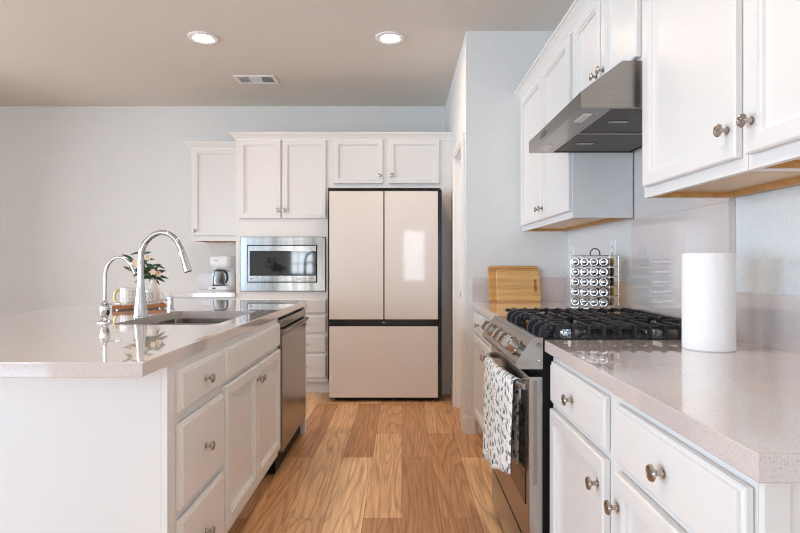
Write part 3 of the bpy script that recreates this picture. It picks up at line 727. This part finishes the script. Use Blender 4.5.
obj('hot_plate', B().lathe([(0.068, 0), (0.068, 0.004), (0.06, 0.005)], (CX-0.02, CY-0.045, ZT+0.0482), seg=28), 'blackmatte', t)
cb_ = (CX-0.02, CY-0.050, ZT+0.0535)
t2 = thing('coffee_carafe', 'glass coffee carafe with black lid and handle in the coffee maker', 'carafe', cb_)
obj('glass', B().lathe([(0.050, 0), (0.056, 0.006), (0.057, 0.05), (0.050, 0.095), (0.041, 0.122), (0.043, 0.130), (0.040, 0.130), (0.038, 0.122), (0.047, 0.094), (0.054, 0.05), (0.053, 0.009), (0.003, 0.006)], cb_, seg=30), 'carafe', t2)
obj('lid', B().lathe([(0.044, 0.1305), (0.046, 0.136), (0.044, 0.146), (0.02, 0.152), (0.003, 0.153)], cb_, seg=28), 'black', t2)
hx = Vector(cb_)
obj('handle', B().tube(crv([hx+Vector((0.030, -0.025, 0.140)), hx+Vector((0.055, -0.03, 0.138)), hx+Vector((0.082, -0.032, 0.115)), hx+Vector((0.092, -0.032, 0.075)), hx+Vector((0.082, -0.03, 0.035)), hx+Vector((0.066, -0.026, 0.022))], 6), [0.009]*8+[0.011]*15+[0.010]*8, 12), 'black', t2)

# ---- right run
RX = 0.509; RE = (-1, 0)
XB = 1.118
cabinet('base_cabinet', 'white base cabinet with drawer and door next to the range', 'cabinet', (RX, 1.275), UY, RE, 0.507, XB-RX, 0, ZK,
        fronts=[('drawer', 0.015, 0.480, 0.713, 0.848, [(0.245, 0.780)]), ('door', 0.015, 0.480, 0.150, 0.693, [(0.045, 0.624)])])
cabinet('base_cabinet', 'white base cabinet with drawer and door at the near end, bottom right', 'cabinet', (RX, 0.757), UY, RE, 0.517, XB-RX, 0, ZK,
        fronts=[('drawer', 0.006, 0.467, 0.713, 0.848, [(0.232, 0.780)]), ('door', 0.006, 0.467, 0.150, 0.693, [(0.440, 0.620)])])
tag(obj('end_panel', B().box(RX+0.038, XB, 0.748, 0.756, 0, ZK, 0.001), 'paint'), 'white panel on the near end of the right-hand cabinets', 'panel')
tag(obj('corner_stile', B().box(RX, RX+0.037, 0.744, 0.7565, 0.115, ZK, 0.001), 'paint'), 'white corner stile at the near end of the right-hand cabinets', 'trim')
cabinet('base_cabinet', 'white base cabinet between the range and the pantry wall', 'cabinet', (RX, 2.565), UY, RE, YP-2.567, XB-RX, 0, ZK,
        fronts=[('drawer', 0.015, 0.520, 0.713, 0.848, [(0.26, 0.780)]), ('drawer', 0.540, 1.050, 0.713, 0.848, [(0.795, 0.780)]),
                ('door', 0.015, 0.522, 0.150, 0.693, [(0.50, 0.62)]), ('door', 0.538, 1.050, 0.150, 0.693, [(0.562, 0.62)])])
tag(obj('worktop', slab('w', 0.481, XR-0.002, 0.7145, 1.787, ZK, ZT), 'quartz'), 'speckled quartz worktop nearest the camera at right, under the paper towels', 'worktop')
tag(obj('worktop', slab('w', 0.481, XR-0.002, 2.562, YP-0.002, ZK, ZT), 'quartz'), 'quartz worktop between range and pantry wall under the cutting boards', 'worktop')
tag(obj('backsplash', B().box(XR-0.012, XR-0.0005, 0.7145, 1.813, ZT, ZT+0.162, 0.001), 'quartz'), 'low speckled quartz backsplash behind the paper towels', 'backsplash')
tag(obj('backsplash', B().box(XR-0.016, XR-0.0005, 2.590, YP-0.0155, ZT, ZT+0.162, 0.001), 'quartz'), 'low quartz backsplash behind the spice rack', 'backsplash')
tag(obj('backsplash', B().box(0.483, XR-0.0005, YP-0.015, YP-0.0005, ZT, ZT+0.162, 0.001), 'quartz'), 'low quartz backsplash behind the cutting boards', 'backsplash')
b = B(); b.box(XB+0.001, XR-0.0005, 1.815, 2.587, ZT-0.05, 1.385, 0.001); b.box(XB+0.001, XR-0.0005, 1.815, 2.555, 1.385, 1.864, 0.001)
tag(obj('backsplash', b, 'quartz'), 'tall grey quartz backsplash slab behind the range', 'backsplash')

# uppers
UXF = 0.826; UD = XB-UXF
UB = 1.416; UT = 2.30
cabinet('wall_cabinet', 'white two-door wall cabinet above the spice rack by the pantry wall', 'cabinet', (UXF, 2.562), UY, RE, YP-2.564, UD, UB, UT, 0,
        fronts=[('door', 0.010, 0.508, 1.427, 2.280, [(0.480, 1.490)]), ('door', 0.523, 1.045, 1.427, 2.280, [(0.551, 1.490)])], bottom=True)
cabinet('wall_cabinet', 'short white two-door wall cabinet above the range hood', 'cabinet', (UXF, 1.808), UY, RE, 0.752, UD, 1.866, UT, 0,
        fronts=[('door', 0.018, 0.340, 1.885, 2.280, [(0.312, 1.945)]), ('door', 0.358, 0.690, 1.885, 2.280, [(0.386, 1.945)])])
cabinet('wall_cabinet', 'white wall cabinet right of the hood, door knob at its near edge', 'cabinet', (UXF, 1.265), UY, RE, 0.541, UD, UB, UT, 0,
        fronts=[('door', 0.018, 0.515, 1.427, 2.280, [(0.046, 1.500)])], bottom=True)
cabinet('wall_cabinet', 'white wall cabinet at the top right corner, nearest the camera', 'cabinet', (UXF, 0.730), UY, RE, 0.533, UD, UB, UT, 0,
        fronts=[('door', 0.018, 0.515, 1.427, 2.280, [(0.489, 1.500)])], bottom=True)

# crown mouldings
CROWN = [(0.0, 2.286), (0.006, 2.286), (0.008, 2.296), (0.018, 2.302), (0.026, 2.316), (0.040, 2.326), (0.044, 2.334), (0.054, 2.336), (0.054, 2.348), (0.0, 2.348)]
def crown(name, path):
    b = B(); rows = []
    n = len(CROWN)
    cols = [[Vector((*p(o), z)) for o, z in CROWN] for p in path]
    b.loops(cols)
    struct(name, b, 'trim', None, 30)
C0 = CROWN; CROWN = [(o*0.86, z-0.008) for o, z in C0]
crown('trim_2', [lambda o: (TX0-o, YB-0.002), lambda o: (TX0-o, YT-0.001-o), lambda o: (0.4405, YT-0.001-o)])
CROWN = C0
crown('trim_3', [lambda o: (UXF-0.001-o, YP-0.002), lambda o: (UXF-0.001-o, 0.729-o), lambda o: (XR-0.002, 0.729-o)])
C2 = CROWN; CROWN = [(o, z-0.022) for o, z in C2]
crown('trim_4', [lambda o: (-2.011-o, YB-0.002), lambda o: (-2.011-o, 5.054-o), lambda o: (TX0-0.003, 5.054-o)])

# range hood
HY_0, HY_1 = 1.812, 2.558
HXF = 0.6125
t = thing('range_hood', 'stainless steel under-cabinet range hood above the gas range', 'range hood', (0.87, (HY_0+HY_1)/2, 1.705))
prof = [(HXF, 1.705), (HXF, 1.760), (0.754, 1.8655), (XB, 1.8655), (XB, 1.705), (XB-0.02, 1.705), (XB-0.02, 1.724), (HXF+0.105, 1.724), (HXF+0.105, 1.705)]
b = B(); b.poly_extrude([(x, HY_0, z) for x, z in prof], (0, HY_1-HY_0, 0))
sh = obj('shell', b, 'steel_dark', t, 20)
for ya, yb in ((HY_0, HY_0+0.014), (HY_1-0.014, HY_1)):
    obj('side_rim', B().box(HXF+0.106, XB-0.021, ya+0.0005, yb, 1.7055, 1.7235), 'steel_dark', t)
ymid = (HY_0+HY_1)/2
for ya, yb in ((HY_0+0.016, ymid-0.006), (ymid+0.006, HY_1-0.016)):
    f = obj('filter', B().box(HXF+0.108, XB-0.024, ya, yb, 1.710, 1.716, 0.001), 'filter', t)
    obj('filter_latch', B().box(HXF+0.17, HXF+0.24, (ya+yb)/2-0.012, (ya+yb)/2+0.012, 1.706, 1.7105, 0.002), 'steel', f)
obj('divider_bar', B().box(HXF+0.106, XB-0.022, ymid-0.005, ymid+0.005, 1.706, 1.718, 0.001), 'chrome', t)
obj('strip_edge', B().box(HXF+0.101, HXF+0.1055, HY_0+0.016, HY_1-0.016, 1.703, 1.7055), 'chrome', t)
for y in (HY_0+0.13, HY_1-0.13):
    obj('light_lens', B().box(HXF+0.035, HXF+0.065, y-0.055, y+0.055, 1.7025, 1.7055, 0.003), 'white_plastic', t)
obj('display', B().box(HXF-0.0015, HXF+0.001, ymid-0.03+0.1, ymid+0.04+0.1, 1.722, 1.744, 0.0005), 'black', t)
for y in (ymid+0.05, ymid+0.02, ymid+0.165, ymid+0.19):
    obj('button', B().box(HXF-0.002, HXF+0.001, y-0.008, y+0.008, 1.729, 1.737, 0.0005), 'steel', t)

# gas range
R0, R1 = 1.797, 2.550
RB = XB-0.002
t = thing('gas_range', 'stainless steel gas range with black grates between the quartz worktops', 'range', (0.80, (R0+R1)/2, 0))
obj('body', B().box(0.478, RB, R0, R1, 0.025, 0.898, 0.002), 'blackmatte', t)
for x in (0.55, 1.05):
    for y in (R0+0.06, R1-0.06):
        b = B(); b.lathe([(0.02, 0), (0.02, 0.01), (0.012, 0.012), (0.012, 0.026)], (x, y, 0), seg=14); obj('leveling_foot', b, 'blackmatte', t)
b = B(); b.box(0.455, RB, R0-0.002, R1+0.002, 0.899, 0.918, 0.004)
ck = obj('cooktop', b, 'black', t)
# front control panel, profile in x/z
prof = [(0.477, 0.814), (0.395, 0.814), (0.387, 0.828), (0.390, 0.842), (0.405, 0.866), (0.424, 0.893), (0.440, 0.913), (0.454, 0.9205), (0.477, 0.9205)]
def capprof(y): return [(x, y, z) for x, z in prof]
cp = obj('control_panel', B().loops([capprof(R0+0.002), capprof(R1-0.002)]), 'steel_panel', t, 30)
for ya, yb in ((R0-0.003, R0+0.0015), (R1-0.0015, R1+0.003)):
    obj('end_cap', B().loops([capprof(ya), capprof(yb)]), 'steel', cp, 30)
pn = Vector((-0.82, 0, 0.57)).normalized()
for y in (1.895, 2.00, 2.105, 2.29, 2.41):
    o_ = Vector((0.409, y, 0.872))
    b = B(); b.lathe([(0.030, 0), (0.030, 0.004), (0.026, 0.006), (0.0255, 0.030), (0.024, 0.036), (0.02, 0.038), (0.003, 0.038)], o_, pn, 26)
    kn = obj('knob', b, 'steel', cp)
    # grip ridge across the knob face
    tz = Vector((0, 1, 0)); tw = pn.cross(tz)
    rb = B(); rows = []
    for s_, h_, l_ in ((0.008, 0.0385, 0.023), (0.0075, 0.048, 0.022), (0.005, 0.051, 0.020)):
        rows.append([o_+pn*h_+tz*a*s_+tw*c*l_ for a, c in ((-1, -1), (1, -1), (1, 1), (-1, 1))])
    rb.loops(rows); obj('grip', rb, 'nickel', kn)
b = B(); b.box(-0.055, 0.055, -0.001, 0.0015, -0.012, 0.012)
bmesh.ops.rotate(b.bm, verts=b.bm.verts, cent=(0, 0, 0), matrix=Matrix.Rotation(PI/2, 3, 'Z'))
bmesh.ops.rotate(b.bm, verts=b.bm.verts, cent=(0, 0, 0), matrix=Matrix.Rotation(math.radians(35), 3, 'Y'))
bmesh.ops.translate(b.bm, verts=b.bm.verts, vec=(0.4095, 2.20, 0.8745)); obj('display', b, 'black', cp)
bl = B(); bl.lathe([(0.0065, -0.001), (0.0065, 0.0012), (0.0042, 0.0012), (0.0042, -0.001)], (0.463, R0-0.003, 0.897), (0, -1, 0), 18); obj('badge_ring', bl, 'ink', cp)
bl = B(); bl.lathe([(0.005, -0.001), (0.005, 0.002), (0.002, 0.003)], (0.465, R0-0.003, 0.842), (0, -1, 0), 14); obj('screw', bl, 'chrome', cp)
# oven door
od = obj('oven_door', B().box(0.430, 0.4775, R0-0.001, R1+0.001, 0.205, 0.788, 0.004), 'steel', t)
obj('side_groove', B().box(0.446, 0.458, R0-0.0022, R0+0.002, 0.42, 0.775, 0.001), 'steel_dark', od)
obj('door_glass', B().box(0.4268, 0.4305, R0+0.045, R1-0.045, 0.335, 0.665, 0.001), 'blackglass', od)
hp = [(0.433, 1.855, 0.740), (0.413, 1.925, 0.741), (0.396, 2.05, 0.742), (0.388, 2.17, 0.742), (0.387, 2.30, 0.742), (0.391, 2.42, 0.742), (0.405, 2.475, 0.742), (0.433, 2.505, 0.741)]
HPATH = crv(hp, 8)
obj('handle', B().tube(HPATH, 0.0135, 14), 'steel', od)
obj('storage_drawer', B().box(0.432, 0.4775, R0-0.001, R1+0.001, 0.035, 0.190, 0.004), 'steel', t)
# burners
for x, y, r in ((0.635, 1.985, 0.045), (0.945, 1.985, 0.036), (0.635, 2.36, 0.045), (0.945, 2.36, 0.034)):
    o = obj('burner', B().lathe([(r*1.25, 0), (r*1.25, 0.004), (r, 0.006), (r, 0.012)], (x, y, 0.9182), seg=26), 'steel', t)
    obj('burner_cap', B().lathe([(r*0.92, 0.0122), (r*0.95, 0.016), (r*0.88, 0.020), (r*0.3, 0.0215), (0.003, 0.0215)], (x, y, 0.9182), seg=26), 'iron', o)
# two cast iron grates, many fingers that step down to the cooktop at both ends
GZ0, GZ1 = 0.9185, 0.962
for y0, y1, fr in ((R0+0.004, 2.168, (1.835, 1.922, 2.010)), (2.178, R1-0.004, (2.225, 2.312, 2.400))):
    x0, x1 = 0.492, RB-0.03
    b = B(); w = 0.0055; ym_ = (y0+y1)/2
    b.box(x0, x1, y0+0.024, y0+0.024+2*w, GZ1-0.018, GZ1-0.004, 0.002, 1); b.box(x0, x1, y1-0.024-2*w, y1-0.024, GZ1-0.018, GZ1-0.004, 0.002, 1)
    b.box(x0+0.02, x0+0.02+2*w, y0+0.02, y1-0.02, GZ1-0.018, GZ1-0.004, 0.002, 1); b.box(x1-2*w, x1, y0+0.02, y1-0.02, GZ1-0.016, GZ1-0.003, 0.002, 1)
    b.box((x0+x1)/2-w, (x0+x1)/2+w, y0+0.02, y1-0.02, GZ1-0.018, GZ1-0.004, 0.002, 1)
    for xc in (0.635, 0.945): b.box(xc-0.10, xc-0.03, ym_-w, ym_+w, GZ1-0.016, GZ1, 0.002, 1); b.box(xc+0.03, xc+0.10, ym_-w, ym_+w, GZ1-0.016, GZ1, 0.002, 1)
    g = obj('grate', b, 'iron', t)
    for k in range(11):
        xx = 0.532+0.0525*k
        for s_, ye in ((1, y0), (-1, y1)):
            f = B(); ln = 0.115 if any(abs(xx-q) < 0.06 for q in (0.635, 0.945)) else 0.165
            pr = [(0.0, GZ0, GZ0+0.020), (0.001, GZ0, GZ1-0.010), (0.006, GZ0, GZ1-0.003), (0.014, GZ0+0.002, GZ1), (0.020, GZ1-0.020, GZ1), (0.03, GZ1-0.015, GZ1), (ln, GZ1-0.012, GZ1)]
            f.loops([[(xx-w, ye+s_*d, za), (xx+w, ye+s_*d, za), (xx+w*0.8, ye+s_*d, zb), (xx-w*0.8, ye+s_*d, zb)] for d, za, zb in pr])
            obj('finger', f, 'iron', g)
    for yy in fr:   # wide rounded fingers at the front edge
        f = B(); f.loops([[(x, yy-0.009, z0), (x, yy+0.009, z0), (x, yy+0.007, z1), (x, yy-0.007, z1)] for x, z0, z1 in ((0.60, GZ1-0.014, GZ1), (x0+0.022, GZ1-0.018, GZ1+0.001), (x0+0.008, GZ0, GZ1-0.001), (x0-0.006, GZ0, GZ1-0.008), (x0-0.014, GZ0, GZ1-0.018), (x0-0.017, GZ0, GZ1-0.030))])
        obj('front_finger', f, 'ironedge', g)

# towel over the oven handle
def handle_x(y):
    best = sorted(HPATH, key=lambda p: abs(p.y-y))[:2]; a, c = best; w = (y-a.y)/(c.y-a.y) if abs(c.y-a.y) > 1e-6 else 0; return a.x+(c.x-a.x)*w
b = B(); bm = b.bm; uvl = bm.loops.layers.uv.new('UVMap')
TY0, TY1 = 1.905, 2.365
NU, rowsT = 40, []
HZ = 0.742; rr = 0.0165
prof_s = []
for k in range(14): prof_s.append(('b', k/13))
for k in range(1, 10): prof_s.append(('t', k/10))
for k in range(22): prof_s.append(('f', k/21))
vs = []
for i in range(NU+1):
    u = i/NU; y = TY0+(TY1-TY0)*u; hx = handle_x(y); col_ = []
    dist = 0
    fb_ = 0.415 - 0.115*u + 0.006*math.sin(u*9+0.6); bb_ = 0.445 - 0.10*u
    for kind, s_ in prof_s:
        if kind == 'b':
            z = bb_+(HZ-bb_)*s_; x = hx+rr+0.004*(1-s_)*math.sin(u*19+1); yy = y
        elif kind == 't':
            an = PI*s_; x = hx+rr*math.cos(an); z = HZ+rr*math.sin(an); yy = y
        else:
            z = HZ-(HZ-fb_)*s_
            wv = 0.5*math.sin(u*17.0)+0.35*math.sin(u*31+1.3)
            x = hx-rr-0.002-0.009*s_*(0.6+wv)-0.004*math.sin(s_*PI*0.5)
            yy = y+(u-0.5)*0.035*s_+0.006*s_*math.cos(u*17)
        col_.append((Vector((x, yy, z)), kind, s_))
    vs.append(col_)
grid = []
for i, c_ in enumerate(vs):
    row = []; acc = 0
    for j, (p, kd, s_) in enumerate(c_):
        if j: acc += (p-c_[j-1][0]).length
        row.append((bm.verts.new(p), (p.y*1.0, acc)))
    grid.append(row)
for i in range(NU):
    for j in range(len(prof_s)-1):
        q = [grid[i][j], grid[i+1][j], grid[i+1][j+1], grid[i][j+1]]
        f = bm.faces.new([v for v, _ in q])
        for lp, (_, uv) in zip(f.loops, q): lp[uvl].uv = uv
bm.normal_update()
tw = obj('dish_towel', b, 'towel', None, 70)
so = tw.modifiers.new('thick', 'SOLIDIFY'); so.thickness = 0.0025; so.offset = 0
tag(tw, 'white dish towel with grey-green leaf print hanging on the oven handle', 'towel')

# cutting boards leaning on the pantry wall
def lean(xc, w, h, th, yf, tilt):
    M_ = Matrix.Translation((xc, yf, ZT)) @ Matrix.Rotation(-tilt, 4, 'X')
    b = B(M_); return b, M_
def board(name, label, x0, x1, h, th, yf, tilt, mat, slot=None):
    w = x1-x0; b, M_ = lean((x0+x1)/2, w, h, th, yf, tilt)
    bm = b.bm
    def lp(i, y): return [Vector((p[0], y, p[1])) for p in [(q[0], q[1]) for q in rrect(-w/2+i, w/2-i, i, h-i, 0.016, 0)]]
    if not slot:
        b.loops([lp(0.003, 0), lp(0, 0.003), lp(0, th-0.003), lp(0.003, th)])
    else:
        sx, sz, sw, shh = slot
        o = [[bm.verts.new(M_ @ p) for p in lp(i, y)] for i, y in ((0.003, 0), (0, 0.003), (0, th-0.003), (0.003, th))]
        hh = [[bm.verts.new(M_ @ Vector((q[0], y, q[1]))) for q in rrect(sx-sw/2, sx+sw/2, sz-shh/2, sz+shh/2, sw/2-0.0005, 0)] for y in (0, th)]
        def bridge(a, c):
            n = len(a)
            for i in range(n): bm.faces.new((a[i], a[(i+1) % n], c[(i+1) % n], c[i]))
        for a, c in zip(o, o[1:]): bridge(a, c)
        bridge(hh[0], hh[1])
        for ol, hl in ((o[0], hh[0]), (o[-1], hh[1])):
            es = []
            for l_ in (ol, hl):
                for i in range(len(l_)): es.append(bm.edges.get((l_[i], l_[(i+1) % len(l_)])))
            bmesh.ops.triangle_fill(bm, edges=es, use_beauty=True)
    o = obj(name, b, mat); return o
tag(board('cutting_board', '', 0.590, 0.928, 0.250, 0.016, YP-0.075, math.radians(12), 'bamboo_dark'), 'larger bamboo cutting board leaning against the pantry wall', 'cutting board')
tag(board('cutting_board', '', 0.640, 0.936, 0.226, 0.015, YP-0.0925, math.radians(12), 'bamboo', (0.115, 0.113, 0.019, 0.085)), 'smaller bamboo cutting board with handle slot, leaning in front', 'cutting board')

# wall outlets on the right wall
def outlet(y, z, label):
    t = thing('wall_outlet', label, 'outlet', (XR, y, z), 'outlets above the far right worktop')
    F = lambda u, n, zz: Vector((XR-n, u, zz))
    b = B(); b.panel(F, y-0.040, y+0.040, z-0.060, z+0.060, [(0, 0.0003), (0, 0.004), (0.003, 0.0065)]); pl = obj('cover_plate', b, 'white_plastic', t)
    for dz in (-0.026, 0.010):
        b = B(); b.box(XR-0.009, XR-0.0066, y-0.017, y+0.017, z+dz-0.006, z+dz+0.024, 0.001); s_ = obj('socket', b, 'white_plastic', t)
        for dy in (-0.006, 0.006):
            obj('slot', B().box(XR-0.0095, XR-0.0088, y+dy-0.0015, y+dy+0.0015, z+dz+0.006, z+dz+0.017), 'ink', s_)
    return t
outlet(3.555, 1.230, 'white wall outlet closest to the pantry corner, left of the spice rack')
outlet(2.86, 1.240, 'white wall outlet right above the spice rack jars')

# spice rack, slightly turned, with twenty jars
SX, SY, SA = 0.996, 2.735, math.radians(-35)
SM = Matrix.Translation((SX, SY, ZT)) @ Matrix.Rotation(SA, 4, 'Z')
t = thing('spice_rack', 'square chrome wire spice rack standing behind the range', 'spice rack', (SX, SY, ZT))
hw = 0.0945; zr = [0.066+0.05*i for i in range(5)]
b = B(SM); b.lathe([(0.07, 0), (0.07, 0.008), (0.03, 0.012), (0.02, 0.03)], (0, 0, 0), seg=24); b.box(-hw, hw, -hw, hw, 0.030, 0.034, 0.001)
obj('base', b, 'chrome', t)
b = B(SM)
for x in (-hw, hw):
    for y in (-hw, hw): b.tube([(x, y, 0.034), (x, y, 0.298)], 0.0018, 8)
for z in [0.298]+[q-0.024 for q in zr]:
    for y in (-hw, hw): b.tube([(-hw, y, z), (hw, y, z)], 0.0013, 8)
    for x in (-hw, hw): b.tube([(x, -hw, z), (x, hw, z)], 0.0013, 8)
for x in (-0.046, 0, 0.046):
    b.tube([(x, -hw, 0.034), (x, -hw, 0.298)], 0.0007, 8)
b.tube([(0, -hw, 0.298), (0, hw, 0.298)], 0.002, 8); b.tube([(-hw, 0, 0.298), (hw, 0, 0.298)], 0.002, 8)
obj('wire_frame', b, 'wire', t)
b = B(SM); b.tube(crv([(-0.024, 0, 0.298), (-0.023, 0, 0.318), (-0.012, 0, 0.332), (0.0, 0, 0.335), (0.012, 0, 0.332), (0.023, 0, 0.318), (0.024, 0, 0.298)], 6), 0.0028, 8)
obj('carry_ring', b, 'blackmatte', t)
spice_shade_cols = [(0.55, 0.30, 0.03), (0.06, 0.07, 0.03), (0.05, 0.045, 0.03), (0.60, 0.36, 0.04), (0.62, 0.55, 0.42), (0.12, 0.03, 0.015), (0.08, 0.05, 0.025)]  # spice tones, with dark ones that also paint the shade inside the rack
SPM = [simple('spice_shade_fill_%d' % i, c, 0.12, noise=0.35, nscale=250) for i, c in enumerate(spice_shade_cols)]
rown = ['bottom', 'fourth', 'middle', 'second', 'top']; coln = ['leftmost', 'second from left', 'third from left', 'rightmost']
right_col = {4: 0, 3: 1, 2: 2, 1: 3, 0: 4}
spname = {0: 'ochre', 1: 'green', 2: 'dark', 3: 'mustard', 4: 'pale'}
def spice_jar(local, ang, mi, lab, ln=0.060):
    p = SM @ Vector(local)
    j = thing('spice_jar', lab, 'spice jar', p, 'spice jars in the wire rack')
    j.rotation_euler = (0, 0, SA+ang)
    # parts in the jar's own frame: the lid looks along -y
    b = B(); b.lathe([(0.019, 0.0), (0.0205, -0.004), (0.0205, -ln+0.004), (0.019, -ln), (0.004, -ln-0.001)], (0, 0, 0), (0, -1, 0), 20)
    me = obj('jar_glass', b, SPM[mi]); me.parent = j
    b = B(); b.lathe([(0.0195, 0.0003), (0.0222, 0.0008), (0.0222, 0.0125), (0.0215, 0.0145), (0.0200, 0.0150), (0.0185, 0.0130), (0.0165, 0.0128), (0.0140, 0.0162), (0.0105, 0.0186), (0.0055, 0.0200), (0.001, 0.0204)], (0, 0, 0), (0, -1, 0), 24)
    me = obj('lid', b, 'lidsteel'); me.parent = j
for r_ in range(5):
    for c_ in range(4):
        spice_jar((-0.0690+0.046*c_, -hw+0.0025, zr[r_]), 0, (1, 5, 2, 6)[(r_*3+c_) % 4], 'chrome-lidded spice jar facing forward in the %s row of the rack, %s' % (rown[r_], coln[c_]))  # front jars get dark fills in place of the shaded rack interior
    mi = right_col[r_]   # jars on the rack's right side, lids inwards, showing their glass bases
    spice_jar((hw-0.062, -0.006, zr[r_]), -PI/2, mi, '%s spice jar on the right-hand side of the rack, %s row' % (spname[mi], rown[r_]))

# paper towel roll
PX, PY = 0.925, 1.60
t = thing('paper_towel_roll', 'white quilted paper towel roll standing on the right-hand worktop', 'paper towels', (PX, PY, ZT))
b = B(); b.lathe([(0.020, 0.0), (0.068, 0.0), (0.0715, 0.003), (0.0715, 0.285), (0.070, 0.288), (0.020, 0.288)], (PX, PY, ZT), seg=48, cap0=False, cap1=False)
b.lathe([(0.020, 0.288), (0.020, 0.0)], (PX, PY, ZT), seg=48, cap0=False, cap1=False)
obj('paper_sheet', b, 'paper', t)
b = B(); b.lathe([(0.0195, 0.001), (0.0195, 0.287)], (PX, PY, ZT), seg=24, cap0=False, cap1=False)
obj('cardboard_core', b, simple('cardboard', (0.42, 0.30, 0.20), 0.9), t)

# ceiling lights and vent
def downlight(x, y, label):
    t = thing('ceiling_light', label, 'ceiling light', (x, y, ZC), 'recessed ceiling lights')
    b = B(); b.lathe([(0.062, -0.004), (0.070, -0.009), (0.092, -0.012), (0.103, -0.008), (0.105, 0.0)], (x, y, ZC-0.0005), seg=36, cap0=False, cap1=False)
    b.lathe([(0.062, -0.004), (0.062, -0.0005), (0.105, -0.0)], (x, y, ZC-0.0005), seg=36, cap0=False, cap1=False)
    obj('trim_ring', b, 'white_plastic', t)
    b = B(); b.lathe([(0.0615, -0.0015), (0.060, -0.006), (0.03, -0.0085), (0.003, -0.009)], (x, y, ZC-0.0008), seg=32)
    obj('lens', b, 'lamp', t)
    l = bpy.data.lights.new('downlight_beam', 'SPOT'); l.energy = CAN_SPOT; l.color = CAN_COL; l.spot_size = math.radians(125); l.spot_blend = 0.9; l.shadow_soft_size = 0.06
    lo = bpy.data.objects.new('downlight_beam', l); COL.objects.link(lo); lo.parent = t; lo.location = (0, 0, -0.02)
downlight(-1.41, 3.76, 'glowing recessed ceiling light above the island, left of the vent')
downlight(-0.085, 3.76, 'glowing recessed ceiling light above the aisle, right of the vent')
downlight(-1.41, 1.10, 'added unseen ceiling light over the near end of the island')  # out of view, added to bring warm light to the pantry wall
downlight(-0.085, 1.10, 'added unseen ceiling light over the aisle near the camera')  # second added lamp, unseen, for the same warm light
vx0, vx1, vy0, vy1 = -1.442, -1.088, 4.507, 4.707
t = thing('ceiling_vent', 'white rectangular air vent in the ceiling near the back wall', 'vent', ((vx0+vx1)/2, (vy0+vy1)/2, ZC))
b = B()
b.loops([[(vx0+i, vy0+i, z), (vx1-i, vy0+i, z), (vx1-i, vy1-i, z), (vx0+i, vy1-i, z)] for i, z in ((0.0, ZC-0.0005), (0.0, ZC-0.006), (0.006, ZC-0.010), (0.026, ZC-0.010), (0.028, ZC-0.0005))], False, False)
obj('vent_frame', b, 'white_plastic', t)
obj('duct_backing', B().box(vx0+0.03, vx1-0.03, vy0+0.03, vy1-0.03, ZC-0.0025, ZC-0.0005), 'duct', t)
xc = (vx0+vx1)/2
for i in range(5):
    for s_ in (-1, 1):
        x = xc+s_*(0.055+i*0.021)
        b = B(); b.loops([[(x-0.002+s_*d, vy0+0.03, z), (x+0.002+s_*d, vy0+0.03, z), (x+0.002+s_*d, vy1-0.03, z), (x-0.002+s_*d, vy1-0.03, z)] for d, z in ((-0.003, ZC-0.006), (0.002, ZC-0.010))])
        obj('louver', b, 'white_plastic', t)
for i in range(6):
    y = vy0+0.042+i*0.023
    b = B(); b.loops([[(xc-0.048, y-0.0015+d, z), (xc+0.048, y-0.0015+d, z), (xc+0.048, y+0.0015+d, z), (xc-0.048, y+0.0015+d, z)] for d, z in ((-0.001, ZC-0.0065), (0.001, ZC-0.010))])
    obj('louver', b, 'white_plastic', t)
